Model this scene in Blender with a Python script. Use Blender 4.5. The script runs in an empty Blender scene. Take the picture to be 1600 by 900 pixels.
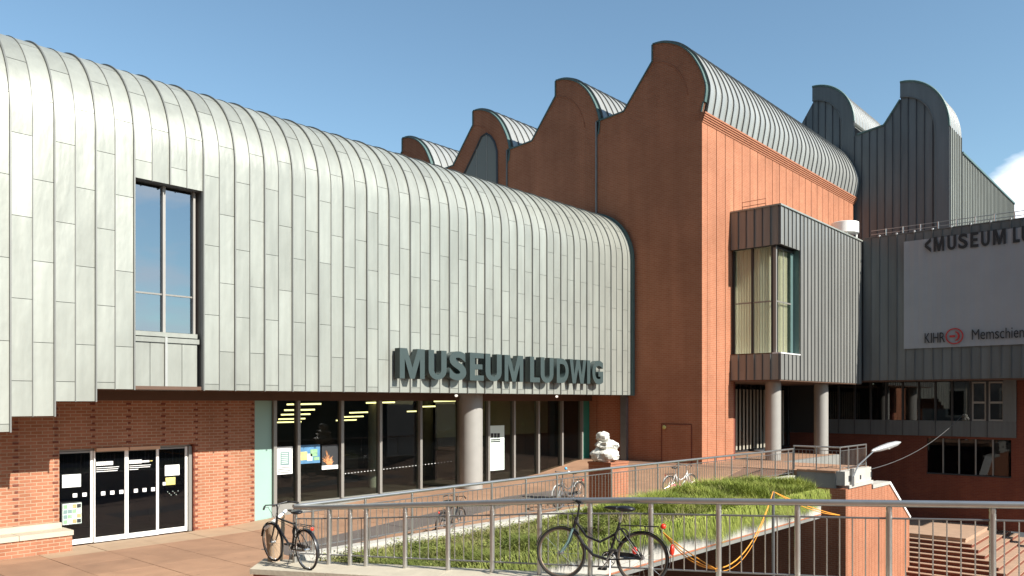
import bpy, bmesh, math, random
from mathutils import Vector, Matrix, noise as mnoise
random.seed(7)
R = math.radians
S = bpy.context.scene
COL = S.collection

# ------------------------------------------------------------------ camera, sky, sun, exposure
HC, YH, F = 3.7, 628.0, 1250.0
cam = bpy.data.cameras.new('camera'); cam_o = bpy.data.objects.new('camera', cam); COL.objects.link(cam_o)
cam.sensor_width = 36.0; cam.lens = 36.0 * F / 1600.0
cam.shift_y = (YH - 450.0) / 1600.0
cam.clip_start = 0.1; cam.clip_end = 5000.0
YAW = math.atan2(0.7507, 0.6606)
cam_o.location = (0, 0, HC); cam_o.rotation_euler = (R(90), 0, -YAW)
S.camera = cam_o

SUN_EL, SUN_AZ = R(36.0), R(4.5)
w = bpy.data.worlds.new('World'); S.world = w; w.use_nodes = True
nt = w.node_tree; nt.nodes.clear()
n_out = nt.nodes.new('ShaderNodeOutputWorld'); n_bg = nt.nodes.new('ShaderNodeBackground')
n_sky = nt.nodes.new('ShaderNodeTexSky'); n_sky.sky_type = 'NISHITA'; n_sky.sun_disc = False
n_sky.sun_elevation = SUN_EL; n_sky.sun_rotation = R(180) - SUN_AZ
n_sky.altitude = 50; n_sky.air_density = 1.0; n_sky.dust_density = 0.35; n_sky.ozone_density = 1.0
n_bg.inputs['Strength'].default_value = 0.10
tc = nt.nodes.new('ShaderNodeTexCoord')
sep = nt.nodes.new('ShaderNodeSeparateXYZ'); nt.links.new(tc.outputs['Generated'], sep.inputs[0])
mp = nt.nodes.new('ShaderNodeMapping'); mp.inputs['Scale'].default_value = (1.6, 1.6, 4.6)
mp.inputs['Location'].default_value = (1.9, 0.6, 0.3)
nt.links.new(tc.outputs['Generated'], mp.inputs['Vector'])
cn = nt.nodes.new('ShaderNodeTexNoise'); cn.inputs['Scale'].default_value = 2.1; cn.inputs['Detail'].default_value = 9
cn.inputs['Roughness'].default_value = 0.55
nt.links.new(mp.outputs[0], cn.inputs['Vector'])
band = nt.nodes.new('ShaderNodeMapRange'); band.inputs['From Min'].default_value = 0.34; band.inputs['From Max'].default_value = 0.1
band.inputs['To Min'].default_value = -0.2; band.inputs['To Max'].default_value = 0.04
nt.links.new(sep.outputs['Z'], band.inputs['Value'])
add = nt.nodes.new('ShaderNodeMath'); add.operation = 'ADD'
nt.links.new(cn.outputs['Fac'], add.inputs[0]); nt.links.new(band.outputs[0], add.inputs[1])
def cloud_bank(direction, width, gain, src):
    v = Vector(direction).normalized()
    dp = nt.nodes.new('ShaderNodeVectorMath'); dp.operation = 'DOT_PRODUCT'; dp.inputs[1].default_value = v
    nt.links.new(tc.outputs['Generated'], dp.inputs[0])
    mr = nt.nodes.new('ShaderNodeMapRange'); mr.interpolation_type = 'SMOOTHSTEP'
    mr.inputs['From Min'].default_value = math.cos(R(width)); mr.inputs['From Max'].default_value = 1.0; mr.inputs['To Max'].default_value = gain
    nt.links.new(dp.outputs['Value'], mr.inputs['Value'])
    a_ = nt.nodes.new('ShaderNodeMath'); a_.operation = 'ADD'; nt.links.new(src, a_.inputs[0]); nt.links.new(mr.outputs[0], a_.inputs[1])
    return a_.outputs[0]
banks = cloud_bank((0.968, 0.10, 0.185), 7.5, 0.30, add.outputs[0])
banks = cloud_bank((0.40, -0.91, 0.13), 16, 0.20, banks)
ramp = nt.nodes.new('ShaderNodeValToRGB'); ramp.color_ramp.elements[0].position = 0.56; ramp.color_ramp.elements[1].position = 0.70
nt.links.new(banks, ramp.inputs[0])
mixc = nt.nodes.new('ShaderNodeMix'); mixc.data_type = 'RGBA'
mixc.inputs['B'].default_value = (8.2, 8.4, 8.8, 1)
nt.links.new(ramp.outputs['Color'], mixc.inputs['Factor']); tint = nt.nodes.new('ShaderNodeMix'); tint.data_type = 'RGBA'; tint.blend_type = 'MULTIPLY'; tint.inputs['Factor'].default_value = 1.0
tint.inputs['B'].default_value = (0.90, 1.02, 0.98, 1); nt.links.new(n_sky.outputs[0], tint.inputs['A'])
nt.links.new(tint.outputs['Result'], mixc.inputs['A'])
nt.links.new(mixc.outputs['Result'], n_bg.inputs['Color']); nt.links.new(n_bg.outputs[0], n_out.inputs[0])

sun = bpy.data.lights.new('sun', 'SUN'); sun.energy = 5.0; sun.angle = R(0.5); sun.color = (1.0, 0.95, 0.86)
sun_o = bpy.data.objects.new('sun', sun); COL.objects.link(sun_o)
SUND = Vector((-math.sin(SUN_AZ) * math.cos(SUN_EL), math.cos(SUN_AZ) * math.cos(SUN_EL), -math.sin(SUN_EL)))
sun_o.rotation_euler = SUND.to_track_quat('-Z', 'Y').to_euler(); sun_o.location = (20, -30, 40)
S.view_settings.view_transform = 'Standard'; S.view_settings.look = 'None'
S.view_settings.exposure = 0.85; S.view_settings.gamma = 1.0
S.cycles.max_bounces = 8; S.cycles.transparent_max_bounces = 12

# ------------------------------------------------------------------ calibration helpers (photograph pixel + known plane -> point)
FX, FY = 0.7507, 0.6606
def ray(px, py=YH):
    r = (px - 800.0) / F
    return (FX + FY * r, FY - FX * r, (YH - py) / F)
def onY(px, Y, py=YH):
    d = ray(px, py); t = Y / d[1]; return (d[0] * t, Y, HC + d[2] * t)
def onX(px, X, py=YH):
    d = ray(px, py); t = X / d[0]; return (X, d[1] * t, HC + d[2] * t)
def at(px, py, t):
    d = ray(px, py); return (d[0] * t, d[1] * t, HC + d[2] * t)

# ------------------------------------------------------------------ materials
MATS = {}
def material(name, col, rough=0.6, metal=0.0, var=0.0, vscale=3.0, bump=0.0, bscale=20.0, rnd=0.0, spec=0.5, stretch=None, coat=0.0, streak=0.0, spots=0.0, tilt=0.0):
    m = bpy.data.materials.new(name); m.use_nodes = True; MATS[name] = m
    t = m.node_tree; b = t.nodes['Principled BSDF']
    b.inputs['Roughness'].default_value = rough; b.inputs['Metallic'].default_value = metal
    b.inputs['Specular IOR Level'].default_value = spec; b.inputs['Coat Weight'].default_value = coat
    b.inputs['Base Color'].default_value = (*col, 1)
    geo = t.nodes.new('ShaderNodeNewGeometry'); vec = geo.outputs['Position']
    if stretch:
        mpn = t.nodes.new('ShaderNodeMapping'); mpn.inputs['Scale'].default_value = stretch
        t.links.new(vec, mpn.inputs['Vector']); vec = mpn.outputs[0]
    cur = None
    if var > 0:
        nz = t.nodes.new('ShaderNodeTexNoise'); nz.inputs['Scale'].default_value = vscale; nz.inputs['Detail'].default_value = 6
        t.links.new(vec, nz.inputs['Vector'])
        mr = t.nodes.new('ShaderNodeMapRange'); mr.inputs['From Min'].default_value = 0.25; mr.inputs['From Max'].default_value = 0.75
        mr.inputs['To Min'].default_value = 1 - var; mr.inputs['To Max'].default_value = 1 + var
        t.links.new(nz.outputs['Fac'], mr.inputs['Value']); cur = mr.outputs[0]
    if rnd > 0:
        oi = t.nodes.new('ShaderNodeObjectInfo')
        m2 = t.nodes.new('ShaderNodeMapRange'); m2.inputs['To Min'].default_value = 1 - rnd; m2.inputs['To Max'].default_value = 1 + rnd
        t.links.new(oi.outputs['Random'], m2.inputs['Value'])
        if cur is None: cur = m2.outputs[0]
        else:
            mu = t.nodes.new('ShaderNodeMath'); mu.operation = 'MULTIPLY'
            t.links.new(cur, mu.inputs[0]); t.links.new(m2.outputs[0], mu.inputs[1]); cur = mu.outputs[0]
    def mul(c, o_):
        if c is None: return o_
        mu_ = t.nodes.new('ShaderNodeMath'); mu_.operation = 'MULTIPLY'; t.links.new(c, mu_.inputs[0]); t.links.new(o_, mu_.inputs[1]); return mu_.outputs[0]
    if streak > 0:
        ms_ = t.nodes.new('ShaderNodeMapping'); ms_.inputs['Scale'].default_value = (7, 7, 0.35); t.links.new(geo.outputs['Position'], ms_.inputs['Vector'])
        ns = t.nodes.new('ShaderNodeTexNoise'); ns.inputs['Scale'].default_value = 1.0; ns.inputs['Detail'].default_value = 5; t.links.new(ms_.outputs[0], ns.inputs['Vector'])
        rs = t.nodes.new('ShaderNodeMapRange'); rs.inputs['From Min'].default_value = 0.3; rs.inputs['From Max'].default_value = 0.7
        rs.inputs['To Min'].default_value = 1 - streak; rs.inputs['To Max'].default_value = 1 + streak * .6; t.links.new(ns.outputs['Fac'], rs.inputs['Value']); cur = mul(cur, rs.outputs[0])
    if spots > 0:
        vo = t.nodes.new('ShaderNodeTexVoronoi'); vo.inputs['Scale'].default_value = 2.2; t.links.new(geo.outputs['Position'], vo.inputs['Vector'])
        rs = t.nodes.new('ShaderNodeMapRange'); rs.inputs['From Min'].default_value = 0.05; rs.inputs['From Max'].default_value = 0.11; rs.inputs['To Min'].default_value = 1 - spots
        t.links.new(vo.outputs['Distance'], rs.inputs['Value']); cur = mul(cur, rs.outputs[0])
        n3 = t.nodes.new('ShaderNodeTexNoise'); n3.inputs['Scale'].default_value = 0.45; n3.inputs['Detail'].default_value = 8; t.links.new(geo.outputs['Position'], n3.inputs['Vector'])
        rs = t.nodes.new('ShaderNodeMapRange'); rs.inputs['From Min'].default_value = 0.35; rs.inputs['From Max'].default_value = 0.6; rs.inputs['To Min'].default_value = 1 - spots * .6
        t.links.new(n3.outputs['Fac'], rs.inputs['Value']); cur = mul(cur, rs.outputs[0])
    nrm_out = None
    if tilt > 0:
        oi2 = t.nodes.new('ShaderNodeObjectInfo'); wn = t.nodes.new('ShaderNodeTexWhiteNoise'); wn.noise_dimensions = '1D'; t.links.new(oi2.outputs['Random'], wn.inputs['W'])
        sb = t.nodes.new('ShaderNodeVectorMath'); sb.operation = 'SUBTRACT'; sb.inputs[1].default_value = (.5, .5, .5); t.links.new(wn.outputs['Color'], sb.inputs[0])
        sc_ = t.nodes.new('ShaderNodeVectorMath'); sc_.operation = 'SCALE'; sc_.inputs['Scale'].default_value = tilt; t.links.new(sb.outputs[0], sc_.inputs[0])
        ad_ = t.nodes.new('ShaderNodeVectorMath'); ad_.operation = 'ADD'; t.links.new(geo.outputs['Normal'], ad_.inputs[0]); t.links.new(sc_.outputs[0], ad_.inputs[1])
        no_ = t.nodes.new('ShaderNodeVectorMath'); no_.operation = 'NORMALIZE'; t.links.new(ad_.outputs[0], no_.inputs[0]); nrm_out = no_.outputs[0]
    if cur is not None:
        vm = t.nodes.new('ShaderNodeVectorMath'); vm.operation = 'SCALE'; vm.inputs[0].default_value = col
        t.links.new(cur, vm.inputs['Scale']); t.links.new(vm.outputs[0], b.inputs['Base Color'])
    if bump > 0:
        nb = t.nodes.new('ShaderNodeTexNoise'); nb.inputs['Scale'].default_value = bscale; nb.inputs['Detail'].default_value = 4
        t.links.new(vec, nb.inputs['Vector'])
        bp = t.nodes.new('ShaderNodeBump'); bp.inputs['Strength'].default_value = 1.0; bp.inputs['Distance'].default_value = bump
        t.links.new(nb.outputs['Fac'], bp.inputs['Height']); t.links.new(bp.outputs[0], b.inputs['Normal'])
        if nrm_out is not None: t.links.new(nrm_out, bp.inputs['Normal'])
    return m

def brick_material(name, c1, c2, mortar, bw=0.25, bh=0.08, ms=0.012, rough=0.85, soldier=False):
    m = bpy.data.materials.new(name); m.use_nodes = True; MATS[name] = m
    t = m.node_tree; b = t.nodes['Principled BSDF']; b.inputs['Roughness'].default_value = rough
    b.inputs['Specular IOR Level'].default_value = 0.25
    geo = t.nodes.new('ShaderNodeNewGeometry'); sp = t.nodes.new('ShaderNodeSeparateXYZ'); t.links.new(geo.outputs['Position'], sp.inputs[0])
    ad = t.nodes.new('ShaderNodeMath'); ad.operation = 'ADD'; t.links.new(sp.outputs['X'], ad.inputs[0]); t.links.new(sp.outputs['Y'], ad.inputs[1])
    cb = t.nodes.new('ShaderNodeCombineXYZ')
    a, z = (ad.outputs[0], sp.outputs['Z']) if not soldier else (sp.outputs['Z'], ad.outputs[0])
    t.links.new(a, cb.inputs['X']); t.links.new(z, cb.inputs['Y'])
    br = t.nodes.new('ShaderNodeTexBrick'); br.inputs['Scale'].default_value = 1.0
    br.inputs['Brick Width'].default_value = bw; br.inputs['Row Height'].default_value = bh
    br.inputs['Mortar Size'].default_value = ms; br.inputs['Mortar Smooth'].default_value = 0.3; br.inputs['Bias'].default_value = -0.1
    br.inputs['Color1'].default_value = (*c1, 1); br.inputs['Color2'].default_value = (*c2, 1); br.inputs['Mortar'].default_value = (*mortar, 1)
    t.links.new(cb.outputs[0], br.inputs['Vector'])
    nz = t.nodes.new('ShaderNodeTexNoise'); nz.inputs['Scale'].default_value = 0.7; nz.inputs['Detail'].default_value = 7
    t.links.new(geo.outputs['Position'], nz.inputs['Vector'])
    mr = t.nodes.new('ShaderNodeMapRange'); mr.inputs['From Min'].default_value = 0.25; mr.inputs['From Max'].default_value = 0.75
    mr.inputs['To Min'].default_value = 0.88; mr.inputs['To Max'].default_value = 1.12; t.links.new(nz.outputs['Fac'], mr.inputs['Value'])
    vm = t.nodes.new('ShaderNodeVectorMath'); vm.operation = 'SCALE'
    ms_ = t.nodes.new('ShaderNodeMapping'); ms_.inputs['Scale'].default_value = (2.4, 2.4, 0.16); t.links.new(geo.outputs['Position'], ms_.inputs['Vector'])
    ns = t.nodes.new('ShaderNodeTexNoise'); ns.inputs['Scale'].default_value = 1.0; ns.inputs['Detail'].default_value = 6; t.links.new(ms_.outputs[0], ns.inputs['Vector'])
    r2_ = t.nodes.new('ShaderNodeMapRange'); r2_.inputs['From Min'].default_value = 0.3; r2_.inputs['From Max'].default_value = 0.7; r2_.inputs['To Min'].default_value = 0.90; r2_.inputs['To Max'].default_value = 1.07
    t.links.new(ns.outputs['Fac'], r2_.inputs['Value'])
    mm_ = t.nodes.new('ShaderNodeMath'); mm_.operation = 'MULTIPLY'; t.links.new(mr.outputs[0], mm_.inputs[0]); t.links.new(r2_.outputs[0], mm_.inputs[1])
    t.links.new(br.outputs['Color'], vm.inputs[0]); t.links.new(mm_.outputs[0], vm.inputs['Scale']); t.links.new(vm.outputs[0], b.inputs['Base Color'])
    bp = t.nodes.new('ShaderNodeBump'); bp.inputs['Strength'].default_value = 0.7; bp.inputs['Distance'].default_value = 0.008; bp.invert = True
    t.links.new(br.outputs['Fac'], bp.inputs['Height']); t.links.new(bp.outputs[0], b.inputs['Normal'])
    return m

def glass_material(name, tint, base_reflect, transp=0.8, body=(0.01, 0.012, 0.014), mirror=(1, 1, 1)):
    """a pane: partly see-through, partly dark body tint, mirror reflection by Fresnel plus a coating"""
    m = bpy.data.materials.new(name); m.use_nodes = True; MATS[name] = m
    t = m.node_tree; t.nodes.clear()
    o = t.nodes.new('ShaderNodeOutputMaterial'); tr = t.nodes.new('ShaderNodeBsdfTransparent'); tr.inputs[0].default_value = (*tint, 1)
    df = t.nodes.new('ShaderNodeBsdfDiffuse'); df.inputs[0].default_value = (*body, 1)
    m1 = t.nodes.new('ShaderNodeMixShader'); m1.inputs[0].default_value = transp
    t.links.new(df.outputs[0], m1.inputs[1]); t.links.new(tr.outputs[0], m1.inputs[2])
    gl = t.nodes.new('ShaderNodeBsdfGlossy'); gl.inputs['Roughness'].default_value = 0.01; gl.inputs['Color'].default_value = (*mirror, 1)
    fr = t.nodes.new('ShaderNodeFresnel'); fr.inputs[0].default_value = 1.45
    mx = t.nodes.new('ShaderNodeMath'); mx.operation = 'ADD'; mx.inputs[1].default_value = base_reflect; mx.use_clamp = True
    t.links.new(fr.outputs[0], mx.inputs[0])
    ge = t.nodes.new('ShaderNodeNewGeometry'); inv = t.nodes.new('ShaderNodeMath'); inv.operation = 'SUBTRACT'; inv.inputs[0].default_value = 1.0
    t.links.new(ge.outputs['Backfacing'], inv.inputs[1])
    mb = t.nodes.new('ShaderNodeMath'); mb.operation = 'MULTIPLY'; t.links.new(mx.outputs[0], mb.inputs[0]); t.links.new(inv.outputs[0], mb.inputs[1])
    m2 = t.nodes.new('ShaderNodeMixShader'); t.links.new(mb.outputs[0], m2.inputs[0])
    t.links.new(m1.outputs[0], m2.inputs[1]); t.links.new(gl.outputs[0], m2.inputs[2]); t.links.new(m2.outputs[0], o.inputs[0])
    return m

def emit_material(name, col, strength):
    m = bpy.data.materials.new(name); m.use_nodes = True; MATS[name] = m
    b = m.node_tree.nodes['Principled BSDF']; b.inputs['Base Color'].default_value = (*col, 1)
    b.inputs['Emission Color'].default_value = (*col, 1); b.inputs['Emission Strength'].default_value = strength
    return m

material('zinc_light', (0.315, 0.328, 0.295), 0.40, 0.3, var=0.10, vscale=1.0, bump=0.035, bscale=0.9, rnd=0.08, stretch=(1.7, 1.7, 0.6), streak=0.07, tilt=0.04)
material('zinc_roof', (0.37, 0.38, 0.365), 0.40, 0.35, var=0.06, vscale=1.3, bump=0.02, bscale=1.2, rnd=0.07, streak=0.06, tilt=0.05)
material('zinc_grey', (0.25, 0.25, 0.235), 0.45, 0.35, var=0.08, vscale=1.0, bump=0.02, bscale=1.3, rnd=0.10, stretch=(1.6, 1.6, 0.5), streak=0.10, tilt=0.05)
material('zinc_dark', (0.15, 0.165, 0.17), 0.5, 0.3, var=0.08, vscale=1.0, bump=0.02, bscale=1.3, rnd=0.10, stretch=(1.6, 1.6, 0.5), streak=0.10, tilt=0.05)  # darker zinc; on the block behind the hall it paints the gable side's shade
material('zinc_seam', (0.18, 0.185, 0.175), 0.5, 0.4, var=0.05)
material('zinc_seam_grey', (0.15, 0.155, 0.155), 0.5, 0.4, var=0.05)
material('seam_dark', (0.05, 0.053, 0.06), 0.6, 0.2)
material('teal_trim', (0.09, 0.15, 0.145), 0.5, 0.1, var=0.08)
material('teal_panel', (0.27, 0.42, 0.36), 0.45, 0.0, var=0.05, vscale=1.0)
material('green_panel', (0.03, 0.20, 0.14), 0.45, 0.0, var=0.05)
material('letter_face', (0.036, 0.055, 0.055), 0.5, 0.0, var=0.05)
brick_material('brick_red', (0.30, 0.12, 0.065), (0.37, 0.155, 0.09), (0.39, 0.265, 0.18), bw=0.26, bh=0.085, ms=0.011)
brick_material('brick_hall', (0.345, 0.13, 0.070), (0.38, 0.152, 0.085), (0.40, 0.225, 0.14), bw=0.24, bh=0.08, ms=0.008)
brick_material('brick_shaded', (0.15, 0.042, 0.026), (0.18, 0.052, 0.03), (0.17, 0.07, 0.045), bw=0.24, bh=0.08, ms=0.008)  # red brick darkened: deep shade of wing, steps and understructure put into the colour
material('brick_joint', (0.16, 0.045, 0.028), 0.9, var=0.15, vscale=9)
material('brick_corbel', (0.32, 0.125, 0.065), 0.85, var=0.15, vscale=6, bump=0.01, bscale=12)
material('soffit_brown', (0.10, 0.055, 0.035), 0.7, var=0.1)
material('paving', (0.33, 0.19, 0.115), 0.8, var=0.14, vscale=1.6, bump=0.004, bscale=40, rnd=0.08, spots=0.22)
material('paving_pale', (0.37, 0.26, 0.17), 0.8, var=0.1, vscale=2.2, bump=0.004, bscale=40, rnd=0.05)
material('paving_grey', (0.12, 0.10, 0.09), 0.8, var=0.12, vscale=2.2, rnd=0.06)
material('paving_joint', (0.20, 0.11, 0.07), 0.9, var=0.1)
material('asphalt', (0.05, 0.048, 0.046), 0.9, var=0.2, vscale=0.8, bump=0.01, bscale=30)
material('stone_pale', (0.46, 0.41, 0.32), 0.8, var=0.10, vscale=2.5, bump=0.006, bscale=18)
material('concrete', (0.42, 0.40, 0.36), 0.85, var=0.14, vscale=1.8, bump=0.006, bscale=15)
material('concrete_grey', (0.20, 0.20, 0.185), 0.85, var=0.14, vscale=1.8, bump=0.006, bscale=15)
material('step_tread', (0.38, 0.25, 0.17), 0.8, var=0.12, vscale=2.5)
material('steel', (0.50, 0.49, 0.47), 0.32, 0.85, var=0.08, vscale=5)
material('steel_grey', (0.26, 0.26, 0.26), 0.4, 0.7, var=0.08, vscale=5)
material('mullion', (0.26, 0.25, 0.23), 0.4, 0.3)
material('mullion_dark', (0.04, 0.042, 0.045), 0.5, 0.3)
material('door_white', (0.80, 0.79, 0.76), 0.4)
material('door_head', (0.62, 0.36, 0.22), 0.5)
material('interior', (0.035, 0.033, 0.03), 0.9)
material('interior_pale', (0.30, 0.28, 0.23), 0.9)
material('interior_khaki', (0.34, 0.30, 0.18), 0.9)
material('interior_floor', (0.06, 0.045, 0.035), 0.5)
material('column_paint', (0.29, 0.28, 0.26), 0.5, var=0.05)
material('paper_white', (0.78, 0.80, 0.78), 0.6)
material('paper_pale', (0.62, 0.72, 0.66), 0.6)
material('ink_dark', (0.02, 0.022, 0.025), 0.6)
material('ink_grey', (0.16, 0.24, 0.24), 0.6)
material('ink_red', (0.45, 0.03, 0.03), 0.6)
material('ink_blue', (0.07, 0.19, 0.34), 0.6, var=0.3, vscale=4)
material('ink_orange', (0.60, 0.30, 0.14), 0.6, var=0.4, vscale=9)
material('ink_yellow', (0.62, 0.55, 0.18), 0.6, var=0.3, vscale=9)
material('ink_green', (0.22, 0.40, 0.22), 0.6, var=0.4, vscale=9)
material('ink_pink', (0.55, 0.10, 0.30), 0.6)
material('vinyl_white', (0.82, 0.82, 0.82), 0.6)
material('banner_cloth', (0.30, 0.31, 0.33), 0.8, var=0.04, vscale=1.0)
material('black_paint', (0.012, 0.012, 0.014), 0.35, 0.0, coat=0.3)
material('rubber', (0.018, 0.017, 0.017), 0.75)
material('chrome', (0.62, 0.62, 0.62), 0.22, 0.9)
material('rim_brown', (0.22, 0.17, 0.13), 0.4, 0.6)
material('bike_teal', (0.16, 0.26, 0.26), 0.35, 0.2)
material('bike_white', (0.75, 0.75, 0.72), 0.4)
material('bike_pink', (0.60, 0.20, 0.26), 0.4)
material('lamp_red', (0.75, 0.035, 0.015), 0.3)
material('bell_blue', (0.10, 0.42, 0.75), 0.3)
material('hose_orange', (0.80, 0.33, 0.04), 0.5)
material('lamp_grey', (0.45, 0.45, 0.45), 0.35, 0.3)
material('white_paint', (0.80, 0.80, 0.78), 0.45, var=0.03)
material('wrap_white', (0.60, 0.585, 0.53), 0.45, var=0.10, vscale=6, bump=0.03, bscale=7)
material('plinth_brick', (0.45, 0.19, 0.10), 0.85, var=0.1, vscale=8)
material('soil', (0.16, 0.12, 0.075), 0.95, var=0.3, vscale=3, bump=0.03, bscale=9)
material('curtain', (0.80, 0.76, 0.58), 0.9, var=0.16, vscale=5, stretch=(2.2, 2.2, 0.05))
material('bollard_black', (0.02, 0.02, 0.02), 0.6)
glass_material('glass_coated', (0.5, 0.6, 0.62), 0.30, 0.5, mirror=(0.74, 0.87, 1.0))
glass_material('glass_clear', (0.78, 0.82, 0.78), 0.0, 0.93)
glass_material('glass_door', (0.45, 0.5, 0.5), 0.0, 0.75, (0.006, 0.007, 0.010))
glass_material('glass_bay', (0.93, 0.95, 0.91), 0.02, 0.96)
glass_material('glass_strip', (0.4, 0.42, 0.4), 0.06, 0.7)
glass_material('glass_gable', (0.4, 0.42, 0.4), 0.0, 0.1, (0.20, 0.19, 0.15))
emit_material('tube_light', (1.0, 0.86, 0.38), 2.2)
emit_material('downlight', (1.0, 0.95, 0.85), 0.6)

def cloth_material(name, col):
    m = bpy.data.materials.new(name); m.use_nodes = True; MATS[name] = m
    t = m.node_tree; t.nodes.clear(); o = t.nodes.new('ShaderNodeOutputMaterial')
    d = t.nodes.new('ShaderNodeBsdfDiffuse'); d.inputs[0].default_value = (*col, 1); tl = t.nodes.new('ShaderNodeBsdfTranslucent'); tl.inputs[0].default_value = (*col, 1)
    mx = t.nodes.new('ShaderNodeMixShader'); mx.inputs[0].default_value = 0.5
    t.links.new(d.outputs[0], mx.inputs[1]); t.links.new(tl.outputs[0], mx.inputs[2]); t.links.new(mx.outputs[0], o.inputs[0])
i_c = [k for k in MATS if k == 'curtain']
bpy.data.materials.remove(MATS['curtain']); cloth_material('curtain', (0.86, 0.83, 0.72))
def grass_material(name, c1, c2):
    m = bpy.data.materials.new(name); m.use_nodes = True; MATS[name] = m
    t = m.node_tree; b = t.nodes['Principled BSDF']; b.inputs['Roughness'].default_value = 0.6; b.inputs['Specular IOR Level'].default_value = 0.2
    geo = t.nodes.new('ShaderNodeNewGeometry')
    nz = t.nodes.new('ShaderNodeTexNoise'); nz.inputs['Scale'].default_value = 1.1; nz.inputs['Detail'].default_value = 5
    t.links.new(geo.outputs['Position'], nz.inputs['Vector'])
    mr = t.nodes.new('ShaderNodeMapRange'); mr.inputs['From Min'].default_value = 0.35; mr.inputs['From Max'].default_value = 0.65
    t.links.new(nz.outputs['Fac'], mr.inputs['Value'])
    ad = t.nodes.new('ShaderNodeMath'); ad.operation = 'MULTIPLY_ADD'; ad.inputs[1].default_value = 0.5
    t.links.new(geo.outputs['Random Per Island'], ad.inputs[0])
    half = t.nodes.new('ShaderNodeMath'); half.operation = 'MULTIPLY'; half.inputs[1].default_value = 0.5
    t.links.new(mr.outputs[0], half.inputs[0]); t.links.new(half.outputs[0], ad.inputs[2])
    mx = t.nodes.new('ShaderNodeMix'); mx.data_type = 'RGBA'; mx.inputs['A'].default_value = (*c1, 1); mx.inputs['B'].default_value = (*c2, 1)
    t.links.new(ad.outputs[0], mx.inputs['Factor']); t.links.new(mx.outputs['Result'], b.inputs['Base Color'])
    return m
grass_material('grass_green', (0.065, 0.095, 0.016), (0.22, 0.235, 0.06))
grass_material('grass_lush', (0.10, 0.15, 0.016), (0.35, 0.38, 0.085))
grass_material('grass_dry', (0.12, 0.15, 0.03), (0.42, 0.36, 0.17))

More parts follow.
